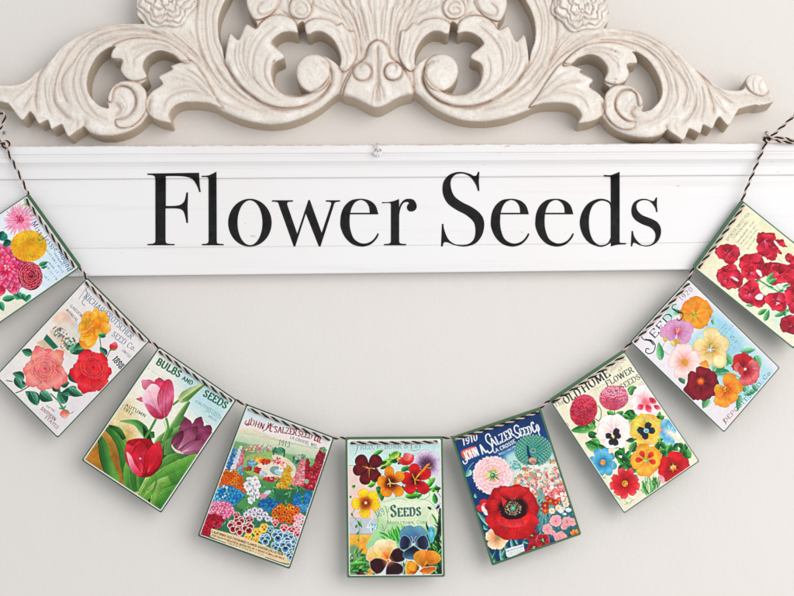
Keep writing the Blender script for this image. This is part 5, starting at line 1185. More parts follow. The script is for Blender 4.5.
HOLES = [
 [(115.4,46.6),(107.8,47.9),(97.8,55.4),(91.5,65.5),(87.7,75.6),(87,86.4),(89.6,95.2),(97.8,104.6),(104,107.4),(108.6,107.6),(107.2,99),(110.4,88.9),(119.2,82.2),(127,80.2),(124,75.5),(121.7,72.5),(120.5,68),(121.7,61.5),(116,60),(111,57.3),(112.6,50.4)],
 [(146.9,77),(143.9,68),(145,60.5),(151.4,54),(161.5,51.4),(174,55.2),(181.6,61.7),(188,61),(180.3,62.5),(170,66.3),(171.5,69.4),(158.9,76.4),(162,84),(153,90.5),(147.8,95.5),(145.4,90),(141,84.6),(145,81)],
 [(304,22.5),(300.5,22),(297,26),(297.6,32.4),(290.6,32),(280.5,34),(273,41.6),(275.5,46.6),(283,54),(283.7,58),(275.5,63),(273,70),(273.6,80),(278,89),(288,94.4),(298,95.2),(306,93.4),(308,91.4),(301,86),(297,78),(296,70),(299,62),(306,56),(315,54.2),(324,56),(333,61),(339.7,66),(340.4,59),(337.9,49),(331.5,39),(322.7,32.7),(315,32),(309,34.6),(306,32)],
 [(233,-14),(226.4,-2),(220.7,10),(218,22.7),(218.8,37.8),(222.6,49),(225,60),(225.9,50),(229.5,32.7),(237,39),(240,36.5),(246,24),(255.3,28.3),(257,23.5),(254,19),(249,12.6),(246.5,3.8),(246,-8),(240,-17)],
]
# raised pieces: (polygon, rise, softness, dome)
LOBES = [
 ([(225,62),(225.7,50),(229.5,32.7),(237,39),(240,36.5),(246,24),(255.3,28.3),(260.4,22.7),(269,16.4),(280.5,14.5),(292,18.3),(297,25),(298,34),(290,32),(280.5,34),(272,41.6),(275,46.6),(284,54),(284,59),(275,63),(272,70),(273,80),(277,89),(287,95),(299,96),(310,93),(322,86),(330,75),(330,70),(331,80),(325.3,91.5),(315,100.3),(302.6,106),(290,107.6),(278,107.2),(264,102.8),(254,96.5),(241.5,86.4),(232.7,75)], 3.2, 1.0, 1.5),
 ([(112,48),(116.7,42.8),(130.5,38.4),(145.6,37.8),(165,41),(182,52),(190,62),(181.6,62),(174,55.4),(161.5,51),(151.4,54),(145,60.5),(143.5,68),(147.5,77),(136,81),(127,79),(121,72.5),(120,68),(121.7,60),(111,58)], 3.0, 1.0, 1.2),
 ([(158,76.4),(171.5,69.4),(170,66),(180,62),(192,61),(203,75),(215.6,97.8),(222,108),(210,104),(195,102.5),(182,103),(174,107),(169,115),(172,123),(165,122.5),(153,119),(147,111),(146,100),(151.3,91),(162,84)], 2.4, 1.0, 1.0),
 ([(107.2,99),(110.4,88.9),(119.2,81.5),(128,80.5),(138,82.5),(145.6,90),(147,99),(146,110),(140,120),(130,127),(118,127),(115.4,119.7),(123,119),(130.5,114),(135.6,106.5),(135.6,96.4),(130.5,88.3),(121.7,85.7),(114,90),(111.6,102)], 2.6, 1.0, 1.0),
 ([(330.5,72),(329.5,80),(324,88),(316,92),(306,92),(300,86),(296,78),(295.6,70),(298,62),(305,55),(315,53.5),(324,57),(329,63)], 3.4, 2.0, 3.5),
 ([(353,67),(360,61.5),(365.5,56),(369.3,45.3),(378,40),(386,45.3),(390,56),(395,61.5),(402,67),(412,84),(414,97),(402,98),(386,106),(378,109),(368,106),(353,99),(341,97),(343,84)], 2.6, 2.4, 1.5),
 ([(352.6,71.5),(354,66.5),(359,63),(365,63),(370,67),(371,73),(367.5,79),(361,80.5),(355,77.5)], 1.0, 1.6, .8),
 ([(304,31),(304.5,25),(307,21.6),(314,18.6),(322.7,18.6),(331.6,21),(336.6,25),(341.6,23.4),(345,27),(349,31),(354,31.5),(355.5,41.6),(357,54),(352,66),(344,72),(339,66),(340.6,59),(338,49),(331.5,38.6),(322.7,32.4),(315,32),(309,34.8)], 3.0, 1.0, 1.0),
 ([(246,4),(247,-8),(256,-14),(270,-12),(279,-2),(278,6),(270,15),(258,20),(252,17)], 2.2, 1.6, 1.5),
 ([(289,8),(291,1),(297,-3),(305,-2),(311,5),(311,12),(306,18),(298,18.6),(291,15)], 2.6, 1.4, 1.8),
 ([(-7,75),(-15,69),(-26,69),(-31,76),(-31,85),(-22,91),(-12,88),(-7,82)], 2.2, 1.4, 1.2),
]
ROS = (166, -3)
GROOVES = [  # (points, width, depth)
 ([(160,33.4),(140.6,29.6),(123,29),(110.4,30.9),(95,36.5),(82.7,46.6),(73.9,60.5),(66,70),(61.5,80),(61.7,90),(68,104)],1.5,2.6),
 ([(133,26),(110,27.5),(92.7,32.7),(76.4,42.8),(66,56),(59,70),(55.4,82.7),(54,97.8),(59,110),(70.5,120.5)],1.3,2.0),
 ([(153,35.9),(135.6,35.2),(120.5,36.8),(106.6,40.3),(95,46.6),(86.5,56.7),(81.4,70.5),(80,82.6),(83.3,95),(90,107.8),(99,116.6),(110.4,119.8)],1.2,2.0),
 ([(118,33),(100,40),(86,50),(77,62),(72.6,72),(72.9,86.4),(76.4,99),(82.7,110.3),(92.7,117.9),(104,123)],1.1,1.6),
 ([(48.5,62),(41,72),(37.8,80),(36.5,90),(35.3,99),(36.5,110.4)],1.3,2.4),([(46,63),(33,79),(25.2,87.7),(12.6,99)],1.2,2.0),([(33,92),(30,97.8),(24,106),(21.4,110)],1.1,1.8),
 ([(44,78),(44,90),(45.3,99),(46.6,105.3),(50.4,115.4)],1.0,1.6),([(51,84),(51.5,94),(54,101.6),(60.5,110.4),(66,116),(73,120.5)],1.0,1.6),([(0,90),(12,91),(22,87),(30,81)],1.4,1.6),
 ([(75,118),(77,122),(75,128)],1,1.2),([(83.5,119),(84.5,123),(84,128)],1.6,4.0),
 ([(128,49.7),(140.6,45.3),(158,44.7),(172,49)],1.0,1.7),([(132.4,66.8),(133,60),(135.6,56.7),(145.6,50.0),(160,48),(172,51.5)],1.0,1.7),([(124,54),(126,60),(127,66)],.9,.8),
 ([(149,30),(167.8,37.8),(184,47.9),(195.5,57),(204,68)],1.3,2.2),([(170.3,32.7),(185.4,44),(200.5,58.7),(212,76)],1.1,1.8),([(181.6,30.2),(189,39),(198,50),(206,62)],1.1,1.8),([(186.7,29),(194,38.8),(202,56),(211,71),(222,86)],1.3,2.2),
 ([(196.8,-12),(196.8,7.6),(195.5,25),(199,46),(205.6,61)],1.2,2.0),([(213,-16),(208,-4),(205,12.6),(205.6,31.5),(208.5,50.4),(218,70.5),(232,88),(247,99.5)],1.2,2.2),([(222,-12),(217,0),(212.5,12.6),(211.9,25),(213.8,41.6),(220.7,57.4),(228,70)],1.1,1.9),
 ([(204,64),(210,74),(220,87.4),(235,98.7),(251.6,107.6),(270,112)],1.2,2.0),([(215,65),(223.9,80),(239,94.6),(254,102.5),(270.5,108.6),(290,111)],1.1,1.8),([(190,80),(205,92),(222,103),(240,111)],1.3,1.2),
 ([(227,60),(229,67),(232.7,76),(241.5,87.4),(254,97.5),(264,103.6),(278,108.2),(295.6,108),(306,105),(315,101),(325.3,92.3),(331,81.4),(331,71),(326.5,64),(319,60.5)],1.2,3.6),
 ([(236,42),(234,55),(237,68),(246,82)],1.0,1.2),([(244,37.8),(242.6,48),(242.7,58),(246,70),(254,84)],1.0,1.5),([(276.8,24.6),(265.4,34),(256.6,45.3),(252.8,56.7),(252,70.5),(255,79.9),(264,90.5),(276,98)],1.1,2.2),([(268,55),(264.5,64),(264,74),(267,82),(273,90),(282,95.4)],1.0,1.8),([(262,26),(268,22),(276,20)],.9,.9),
 ([(169,78.3),(181.6,80),(194,85),(204,92)],.9,1.8),([(184,68.8),(195.4,75),(208,87.7),(215.6,98)],1.0,1.8),([(162.7,109),(166.4,100.3),(175.3,94),(190.4,91.5),(203,94),(217,101)],1.0,2.0),
 ([(111.6,90),(116,86),(121.7,85.7),(130.5,88.3),(135.9,96.4),(135.6,106.5),(130.5,114.4),(123,119),(113,120.6)],1.0,2.2),([(112,103),(117,104.6),(120,109.5),(117,114),(113.5,117)],2.0,4.0),([(117,94),(122,99),(126,106),(123,112)],.9,1.0),([(150.5,97),(148.2,106),(149,114)],1.2,3.0),
 ([(340.4,-30),(340.8,0),(349,11),(355.5,22.7),(359.5,37.8),(360.5,55)],1.4,2.4),([(356.8,-40),(356.8,0),(361.8,13),(364.8,31.5),(366,44)],1.5,2.4),([(368,-45),(368,0),(371.9,15),(373.4,36)],1.3,2.0),([(349,-38),(348.6,0),(356,12),(361,30),(363,46)],.9,1.2),([(326,-30),(328,-6),(340,8),(349,20)],1.2,1.6),
 ([(312,4),(318,8),(331.6,13.4),(343,19),(352,30)],1.1,1.7),([(316,-6),(330,4),(344,15),(354,28)],.9,1.1),([(345.4,35),(347,44),(351,56)],.9,1.4),([(335,32),(341,42),(346,56),(345,66)],1.0,1.6),([(320,24),(332,27),(341,36)],.9,1.0),([(351,36),(353.5,46),(354,58)],.9,1.4),
 ([(353,67.6),(352.6,72),(355.5,78),(361.8,80.6),(369.3,78),(371.6,71),(368.5,65),(362.4,63.8),(359,67),(361,71)],1.1,2.6),
 ([(378,44),(378,60),(378.6,80),(378.4,104)],1.2,2.2),([(377.6,81),(373.4,90),(371,101.6)],1.2,2.4),([(378,84),(375.6,94),(375,104)],.8,1.6),([(374,48),(374.6,58),(376,70)],.9,1.0),([(343,66),(342,76),(339.6,90)],1.6,3.2),
 ([(265.4,0),(258,6),(257.4,11),(261,14.4),(268,13.5),(275,8.6),(278,0),(275,-8)],1.0,2.4),([(293,6),(298,2),(304,4),(307,10),(303,14.4),(297,13.6),(295,9.6),(299,7.6),(302,9)],1.0,2.4),([(280,10),(286,14),(294,19)],1.2,2.2),([(283,-20),(286,-6),(288,6)],1.2,2.0),([(312,-20),(313,-4),(312,8)],1.2,2.2),
 ([(-27,74),(-22,78),(-19,84),(-20,89)],.9,1.4),([(-18,72),(-14,78),(-13,85)],.8,1.1),([(-31,94),(-20,94),(-8,91),(4,90)],1.0,1.6),([(-10,97),(0,95),(10,95)],.9,1.2),
]
for k_, (x0_, x1_, y1_) in enumerate(((372,375.6,38),(362,372.4,40),(351,369,43),(345,366,46),(335,362.5,46),(322,358,44),(310,352,36),(298,340,18))):
    GROOVES.append(([(x0_,-46+k_*2.2),(x0_+(x1_-x0_)*(.18+.03*k_),-18),(x0_+(x1_-x0_)*(.48+.03*k_),8),(x1_,y1_)], .75, 1.15))
def between(p, q, f=.5, w_=.75, dep=1.1):
    A_ = next(g[0] for g in GROOVES if g[0][0] == p); B_ = next(g[0] for g in GROOVES if g[0][0] == q)
    A_, B_ = crom(A_, False, 6), crom(B_, False, 6); t_ = np.linspace(.04, .9, 9)
    ra = np.stack([np.interp(t_, np.linspace(0, 1, len(A_)), A_[:, k]) for k in (0, 1)], 1); rb_ = np.stack([np.interp(t_, np.linspace(0, 1, len(B_)), B_[:, k]) for k in (0, 1)], 1)
    GROOVES.append(([tuple(v) for v in ra*(1-f)+rb_*f], w_, dep))
for pq_ in (((160,33.4),(133,26)),((160,33.4),(118,33)),((153,35.9),(118,33)),((213,-16),(222,-12)),((213,-16),(196.8,-12)),((204,64),(215,65)),((149,30),(170.3,32.7)),((170.3,32.7),(181.6,30.2)),((181.6,30.2),(186.7,29)),
            ((236,42),(244,37.8)),((244,37.8),(276.8,24.6)),((169,78.3),(184,68.8)),((169,78.3),(162.7,109)),((340.4,-30),(356.8,-40)),((48.5,62),(46,63)),((44,78),(51,84)),((312,4),(316,-6)),((128,49.7),(132.4,66.8))):
    between(*pq_); 
for pq_ in (((133,26),(48.5,62)),((204,64),(215,65)),((244,37.8),(276.8,24.6)),((153,35.9),(118,33))): between(*pq_, f=.3, dep=.8)
ROUND = [([(84,118),(150,100),(152,140),(84,145)],6.0),([(214,96),(345,86),(372,112),(372,130),(214,130)],6.5)]
PAIRS = [((112,50),(637.7,62)),((165,122),(580.3,123.5)),((158.9,76.4),(594,80)),((229.5,32.7),(523,40.3)),((246,24),(509,26.4)),((255.3,28.3),(500.4,29.6)),((275.5,46.6),(479.6,47.2)),((283.7,58),(472,54)),
 ((273,75),(477.5,72)),((304.5,25),(450.6,25)),((313.7,72),(443.6,72)),((378,106.6),(376,106.6)),((378,44),(375,42)),((378,0),(376,0)),((340,62),(414.7,61.7)),((218,22.7),(533,25)),((226.4,0),(522,0)),((225,59),(526,60.5)),((161.5,51.6),(595.4,56)),((143.9,68),(607.6,68)),
 ((88,80),(660,84)),((107.8,107.8),(650,112)),((60,48.5),(678,52)),((100,27),(640,33)),((35,74),(701,76)),((67,134.5),(677,137)),((39,123),(705,126)),((20.8,119),(741,122)),((125,133),(628,134)),((145,24),(607,28)),((5.7,102.8),(751,114)),((-8,99),(745,107)),((-30,93),(767,97)),((-28,80),(765,84)),((285,123),(468,123)),((-12,71),(754,75)),((182.8,102.4),(566,102.5)),((165,-30),(580,-28))]
def warp_fit():
    A = np.array([p[0] for p in PAIRS], float); B = np.array([p[1] for p in PAIRS], float)
    f = lambda Q: np.stack([np.ones(len(Q)), Q[:, 0]/400, Q[:, 1]/100, (Q[:, 0]/400)**2, Q[:, 0]*Q[:, 1]/4e4, (Q[:, 1]/100)**2, (Q[:, 0]/400)**3, (Q[:, 0]/400)**2*Q[:, 1]/100], 1)
    X, *_ = np.linalg.lstsq(f(A), B, rcond=None)
    return lambda Q: f(np.asarray(Q, float))@X
WARP = warp_fit()

def ornament():
    st = .58; X0, Y0, X1, Y1 = -36, -66, 800, 146
    xs = np.arange(X0, X1, st); ys = np.arange(Y0, Y1, st); nx, ny = len(xs), len(ys)
    GX, GY = np.meshgrid(xs, ys)
    def inside(polys):
        acc = np.zeros((ny, nx+1), np.int32)
        for Pn in polys:
            Pn = np.asarray(Pn, float)
            for (x1, y1), (x2, y2) in zip(Pn, np.roll(Pn, -1, 0)):
                if y1 == y2: continue
                if y1 > y2: x1, y1, x2, y2 = x2, y2, x1, y1
                r0 = max(int(math.ceil((y1-Y0)/st)), 0); r1 = min(int(math.ceil((y2-Y0)/st)), ny)
                if r0 >= r1: continue
                rows = np.arange(r0, r1); xx = x1+(rows*st+Y0-y1)*(x2-x1)/(y2-y1)
                np.add.at(acc, (rows, np.clip(np.ceil((xx-X0)/st).astype(int), 0, nx)), 1)
        return (np.cumsum(acc[:, :nx], 1) & 1).astype(bool)
    def dist(D0, Pn, R, closed=True, near=None):
        Pn = np.asarray(Pn, float); Q = np.roll(Pn, -1, 0) if closed else Pn[1:]
        for (x1, y1), (x2, y2) in zip(Pn, Q):
            i0 = max(int((min(x1, x2)-R-X0)/st), 0); i1 = min(int((max(x1, x2)+R-X0)/st)+2, nx)
            j0 = max(int((min(y1, y2)-R-Y0)/st), 0); j1 = min(int((max(y1, y2)+R-Y0)/st)+2, ny)
            if i0 >= i1 or j0 >= j1: continue
            gx, gy = GX[j0:j1, i0:i1], GY[j0:j1, i0:i1]; dx, dy = x2-x1, y2-y1; L2 = dx*dx+dy*dy+1e-9
            t = np.clip(((gx-x1)*dx+(gy-y1)*dy)/L2, 0, 1)
            dd = np.hypot(gx-x1-t*dx, gy-y1-t*dy)
            if near is not None:
                b_ = dd < D0[j0:j1, i0:i1]; near[0][j0:j1, i0:i1][b_] = (x1+t*dx)[b_]; near[1][j0:j1, i0:i1][b_] = (y1+t*dy)[b_]
            np.minimum(D0[j0:j1, i0:i1], dd, out=D0[j0:j1, i0:i1])
        return D0
    half = [np.array(OUT, float)]
    right = WARP(OUT)[::-1]
    outer = crom(np.vstack([half[0], [[377, 107.4]], right, [[376.5, -66+1]]]), n=4)
    both = lambda Q: [np.asarray(Q, float), WARP(Q)]
    holes = [crom(h, n=4) for H in HOLES for h in both(H)]
    ins = inside([outer]+holes)
    sd = np.full((ny, nx), 14.0)
    NEAR = [GX.copy(), GY.copy()]
    for Pn in [outer]+holes: dist(sd, Pn, 14, near=NEAR)
    sd = np.where(ins, sd, -sd)
    Z = np.full((ny, nx), 25.0); wear = np.zeros((ny, nx)); part = np.zeros((ny, nx), np.int8)
    # overall undulation so that no face is flat
    Z += 1.1*np.sin(GX/23+GY/31)+.8*np.sin(GX/11-GY/17)
    for poly, rise, soft, dome in LOBES:
        for Q in both(poly):
            Q = crom(Q, n=3); m = inside([Q]); d = dist(np.full((ny, nx), 12.0), Q, 12)
            up = rise*(1-np.exp(-d/(soft*.6)))+dome*.55*(1-np.exp(-d/5))
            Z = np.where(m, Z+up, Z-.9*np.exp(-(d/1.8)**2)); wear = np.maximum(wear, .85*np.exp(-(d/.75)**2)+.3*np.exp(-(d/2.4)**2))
    mcx = [(353,67),(360,61.5),(365.5,56),(369.3,45.3),(378,40)]
    for k, (cx, cy) in enumerate([ROS, tuple(WARP([ROS])[0])]):
        rr = np.hypot(GX-cx, GY-cy); th = np.arctan2(GY-cy, GX-cx); R = 30+1.8*np.sin(th*7+k)
        m = rr < R; Z = np.where(m, Z+5.0*np.sqrt(np.clip(1-(rr/R)**2, 0, 1))**.6, Z-1.6*np.exp(-((rr-R)/2)**2)); part[m] = 1+k
        for (r0, am, nn, ph) in ((26, 2.2, 7, .4), (20, 2.6, 6, 1.4), (13.5, 2.4, 5, 2.3), (7.5, 1.6, 4, .8)):
            w_ = r0+am*np.sin(th*nn+ph+k)+.8*np.sin(th*nn*2.6+k); e = rr-w_
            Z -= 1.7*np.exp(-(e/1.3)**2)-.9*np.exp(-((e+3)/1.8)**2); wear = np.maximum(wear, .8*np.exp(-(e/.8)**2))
            Z -= 1.2*np.exp(-((np.sin(th*nn*.5+r0)*rr*.35)/1.1)**2)*((rr < w_) & (rr > w_-6))
    gr_ = random.Random(17)
    for pts, w_, dep0 in GROOVES:
        for Q in both(pts):
            dep = dep0*gr_.uniform(.75, 1.25); Q = Q+np.array([[gr_.uniform(-.35, .35), gr_.uniform(-.35, .35)]])
            Q = crom(Q, False, 6); d = dist(np.full((ny, nx), 9.0), Q, 9, False)
            end = np.minimum(np.hypot(GX-Q[0, 0], GY-Q[0, 1]), np.hypot(GX-Q[-1, 0], GY-Q[-1, 1])); tp = np.clip(.25+end/6, 0, 1)
            Z += .12*np.cos(d*2.9)*np.exp(-(d/4.5)**2)*tp*(d > .9)
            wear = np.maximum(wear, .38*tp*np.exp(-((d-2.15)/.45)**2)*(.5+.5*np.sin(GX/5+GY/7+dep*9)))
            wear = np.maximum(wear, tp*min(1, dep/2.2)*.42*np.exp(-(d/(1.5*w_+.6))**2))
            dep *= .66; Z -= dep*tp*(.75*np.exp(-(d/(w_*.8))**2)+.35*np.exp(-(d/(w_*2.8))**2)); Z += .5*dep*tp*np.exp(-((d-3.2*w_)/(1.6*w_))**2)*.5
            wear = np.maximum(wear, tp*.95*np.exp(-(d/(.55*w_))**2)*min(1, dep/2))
    # edge rounding
    d = np.clip(sd, 0, 20); rad_ = np.full((ny, nx), 1.3)
    for poly, r in ROUND:
        for Q in both(poly):
            e = dist(np.full((ny, nx), 9.0), Q, 9); mm = inside([Q]); rad_ = np.where(mm, 1.3+(r-1.3)*np.clip(e/6, 0, 1), rad_)
    q = np.clip(1-d/rad_, 0, 1); Z -= rad_*.85*(1-np.sqrt(np.clip(1-q*q, 0, 1)))
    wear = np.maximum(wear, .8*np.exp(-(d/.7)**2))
    rs = np.random.RandomState(5)   # chisel ripples
    k = rs.randn(ny//4+2, nx//7+2); Z += .28*np.kron(k, np.ones((4, 7)))[:ny, :nx].astype(float)*0
    sm = rs.randn(ny, nx)
    for _ in range(3):
        sm[1:-1, 1:-1] = (sm[1:-1, 1:-1]*2+sm[:-2, 1:-1]+sm[2:, 1:-1]+sm[1:-1, :-2]+sm[1:-1, 2:])/6
    Z += sm*.22
    # cells and boundary snap
    ok = sd > -.55*st
    cell = ok[:-1, :-1] & ok[1:, :-1] & ok[:-1, 1:] & ok[1:, 1:]
    for _ in range(2):   # drop isolated spurs
        nb = np.zeros(cell.shape, int); nb[1:] += cell[:-1]; nb[:-1] += cell[1:]; nb[:, 1:] += cell[:, :-1]; nb[:, :-1] += cell[:, 1:]; cell &= nb >= 2
    used = np.zeros((ny, nx), int)
    for a, b in ((0, 0), (0, 1), (1, 0), (1, 1)): used[a:ny-1+a, b:nx-1+b] += cell
    bd = (used > 0) & (used < 4)
    PX, PY = GX.copy(), GY.copy(); bd &= np.abs(sd) < 2.2*st
    PX[bd] = NEAR[0][bd]; PY[bd] = NEAR[1][bd]
    idx = -np.ones((ny, nx), int); um = used > 0; idx[um] = np.arange(um.sum())
    Zf = Z[um]; X, Y = PX[um], PY[um]; k = (D*1000-Zf)/(D*1000)
    # front outline is traced at the face; walls run straight back to the wall
    V = np.stack([(X-FX)*k/1000, -Zf/1000, -(Y-FY)*k/1000], 1)
    jj, ii = np.nonzero(cell)
    F = np.stack([idx[jj, ii], idx[jj+1, ii], idx[jj+1, ii+1], idx[jj, ii+1]], 1)
    pf = part[jj, ii]
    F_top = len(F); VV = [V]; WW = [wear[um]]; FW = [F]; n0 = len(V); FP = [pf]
    for loop in [outer]+holes:
        seg = np.r_[0, np.cumsum(np.hypot(*np.diff(np.vstack([loop, loop[:1]]), axis=0).T))]
        m_ = max(12, int(seg[-1]/.9)); s_ = np.linspace(0, seg[-1], m_, endpoint=False); Lp = np.vstack([loop, loop[:1]])
        Q = np.stack([np.interp(s_, seg, Lp[:, 0]), np.interp(s_, seg, Lp[:, 1])], 1)
        gi = np.clip(((Q[:, 0]-X0)/st).round().astype(int), 1, nx-2); gj = np.clip(((Q[:, 1]-Y0)/st).round().astype(int), 1, ny-2)
        zt = Z[gj, gi]
        for _ in range(2): zt = (zt+np.roll(zt, 1)+np.roll(zt, -1))/3
        kq = (D*1000-zt)/(D*1000); bx, bz = (Q[:, 0]-FX)*kq/1000, -(Q[:, 1]-FY)*kq/1000
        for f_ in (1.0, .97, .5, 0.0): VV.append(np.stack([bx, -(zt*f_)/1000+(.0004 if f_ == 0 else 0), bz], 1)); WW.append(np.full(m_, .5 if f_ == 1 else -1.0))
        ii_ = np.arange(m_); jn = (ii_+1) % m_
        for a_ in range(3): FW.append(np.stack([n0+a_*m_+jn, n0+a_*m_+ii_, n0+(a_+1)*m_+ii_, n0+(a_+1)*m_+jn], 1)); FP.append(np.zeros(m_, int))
        n0 += 4*m_
    V = np.vstack(VV); WE = np.concatenate(WW); F = np.vstack(FW); pf = np.concatenate(FP)
    root = empty('carved_ornament', P(377, 20, 0))
    tag(root, 'whitewashed carved wood ornament of acanthus scrolls mounted on the wall above the sign', 'ornament')
    for pid, nm in ((0, 'scrollwork'), (1, 'rosette'), (2, 'rosette')):
        f = F[pf == pid]; u, inv = np.unique(f, return_inverse=True)
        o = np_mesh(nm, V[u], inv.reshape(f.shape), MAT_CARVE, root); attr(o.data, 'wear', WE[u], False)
ornament()

# ---------------------------------------------------------------- sign board
TILT = lambda x, y: (x-397)*(-.0042-.0068*(y-145)/130.0)
def SG(x, y, z): return P(x, y+TILT(x, y), z)
# moulding and board profile: millimetres down the front, millimetres off the wall
PROF_M = [(144.6,0.5),(144.6,23.2),(145.4,24.2),(151.2,24.4),(152.6,24.0),(153.2,22.6),(154.6,22.6),(156,24.0),(158.4,24.8),(160.6,24.2),(162.4,22.6),(165,20.6),(168,19.3),(171.4,18.7),(174.6,18.5),(176.2,18.4),(177.0,17.9),(177.2,16.35)]
PROF_B = [(176.6,1),(176.6,16.0),(200,16.0),(225,16.0),(244.8,16.0),(245.25,15.6),(245.5,15.2),(245.75,15.8),(246.2,16.25),(262,16.3),(271.4,16.3),(272.4,15.9),(272.9,14.9),(273.0,0.5)]
SLIM = 1.5
PROF_M = [(y_, max(z_-SLIM, .5)) for y_, z_ in PROF_M]; PROF_B = [(y_, max(z_-SLIM, .5)) for y_, z_ in PROF_B]
sign = empty('wooden_sign', P(397, 210, 0))
tag(sign, 'long white shabby painted wooden sign board reading Flower Seeds in black letters', 'sign')
def extrude_profile(name, prof, mat, mi=None, mats=None, n=24, x0=-70, x1=872):
    vs = []; fs = []; idx = []; rnd = random.Random(3)
    for i in range(n+1):
        x = x0+(x1-x0)*i/n
        for (y, z) in prof: vs.append(SG(x, y, z))
    k = len(prof)
    for i in range(n):
        for j in range(k-1):
            fs.append((i*k+j, i*k+j+1, (i+1)*k+j+1, (i+1)*k+j)); idx.append(mi(j) if mi else 0)
    fs.append(tuple(range(k))[::-1]); fs.append(tuple(n*k+j for j in range(k))); idx += [0, 0]
    return mesh(name, vs, fs, mats or mat, sign, mi=idx)
extrude_profile('board', PROF_B, MAT_SIGN)
extrude_profile('moulding', PROF_M, MAT_SIGN, mi=lambda j: 1 if j in (0, 1) else 0, mats=[MAT_SIGN, MAT_EDGE])
def prof_z(y):
    Y = [p[0] for p in PROF_M[2:]]+[p[0]+.001 for p in PROF_B[2:]]; Zs = [p[1] for p in PROF_M[2:]]+[p[1] for p in PROF_B[2:]]
    return float(np.interp(y, Y, Zs))

# lettering traced as outlines; 'l' straight corners, 'c' curve through the points
def glyph(ox, spec):
    out = []
    for part_ in spec:
        pts = []
        for kind, seg in part_:
            if kind == 'l': pts += [tuple(p) for p in seg]
            else: pts += [tuple(p) for p in crom(seg, False, 5)]
        q = []
        for x, y in pts:
            p = (x/6.617+ox, y/6.617+165)
            if not q or math.hypot(p[0]-q[-1][0], p[1]-q[-1][1]) > .05: q.append(p)
        if math.hypot(q[0][0]-q[-1][0], q[0][1]-q[-1][1]) < .05: q.pop()
        out.append(q)
    return out
def ring(cx, cy, rx, ry, n=56): return [('l', [(cx+rx*math.cos(2*math.pi*i/n), cy+ry*math.sin(2*math.pi*i/n)) for i in range(n)])]
G_F = [[('l',[(50,57),(390,52)]),('c',[(390,52),(392,90),(395,140),(401,176)]),('l',[(393,178)]),('c',[(393,178),(380,140),(355,100),(320,80),(260,72),(170,72)]),('l',[(170,272)]),('c',[(170,272),(230,271),(270,262),(296,235),(308,182)]),('l',[(317,182),(314,283),(317,382),(308,382)]),
  ('c',[(308,382),(300,340),(285,302),(250,287),(168,286)]),('l',[(168,495)]),('c',[(168,495),(172,515),(190,522),(228,524)]),('l',[(228,530),(50,530),(50,524)]),('c',[(50,524),(85,521),(100,512),(103,495)]),('l',[(103,98)]),('c',[(103,98),(98,75),(80,66),(50,64)])]]
G_l = [[('c',[(408,72),(450,70),(480,58),(505,45)]),('l',[(507,500)]),('c',[(507,500),(509,515),(520,521),(553,524)]),('l',[(553,530),(410,530),(410,524)]),('c',[(410,524),(440,521),(452,512),(455,498)]),('l',[(455,95)]),('c',[(455,95),(450,82),(435,78),(408,78)])]]
G_o = [ring(198,381.5,143,157.5), ring(198.5,381.5,83.5,149.5)]
G_w = [[('l',[(345,234),(482,234),(482,241)]),('c',[(482,241),(455,243),(444,252),(447,272)]),('l',[(511,458),(586,232),(594,232),(673,452),(735,266)]),('c',[(735,266),(737,250),(726,243),(701,241)]),('l',[(701,234),(794,234),(794,241)]),('c',[(794,241),(768,244),(756,254),(750,272)]),('l',[(664,538),(655,538),(568,318),(497,538),(489,538),(392,268)]),('c',[(392,268),(386,250),(372,243),(345,241)])]]
G_e = [[('l',[(385,325),(197,325)]),('c',[(197,325),(195,380),(201,430),(222,485),(260,514),(300,520),(340,505),(365,480),(382,452)]),('l',[(389,456)]),('c',[(389,456),(375,485),(345,517),(310,534),(265,538),(210,520),(165,475),(140,420),(135,380),(142,320),(165,270),(205,235),(250,225),(295,226),(340,242),(370,275),(385,325)])],
  [('l',[(199,317)]),('c',[(199,317),(210,280),(230,248),(262,231),(288,234),(312,252),(326,280),(330,317)])]]
G_r = [[('c',[(412,246),(450,246),(490,238),(522,226)]),('l',[(524,290)]),('c',[(524,290),(535,255),(560,230),(590,224),(620,232),(638,262),(635,290),(615,305),(590,304),(577,288),(578,268),(590,252),(575,243),(550,252),(532,285),(523,330)]),('l',[(523,498)]),('c',[(523,498),(526,515),(540,521),(570,524)]),('l',[(570,530),(424,530),(424,524)]),('c',[(424,524),(455,521),(468,512),(470,498)]),('l',[(470,280)]),('c',[(470,280),(468,255),(450,250),(412,252)])]]
G_S = [[('l',[(318,46),(326,46),(322,110),(326,170),(318,170)]),('c',[(318,170),(305,130),(275,85),(240,62),(205,55),(165,65),(138,100),(138,150),(160,205),(210,245),(270,275),(320,310),(350,350),(358,400),(345,460),(310,510),(265,532),(215,538),(160,528),(120,512),(98,510),(88,518),(83,538)]),('l',[(74,538),(80,390),(88,390)]),
  ('c',[(88,390),(94,430),(120,490),(160,522),(205,530),(250,525),(285,500),(300,460),(300,410),(285,370),(240,330),(180,298),(125,260),(95,215),(84,165),(92,110),(125,68),(170,49),(215,47),(260,58),(290,72),(308,68),(318,46)])]]
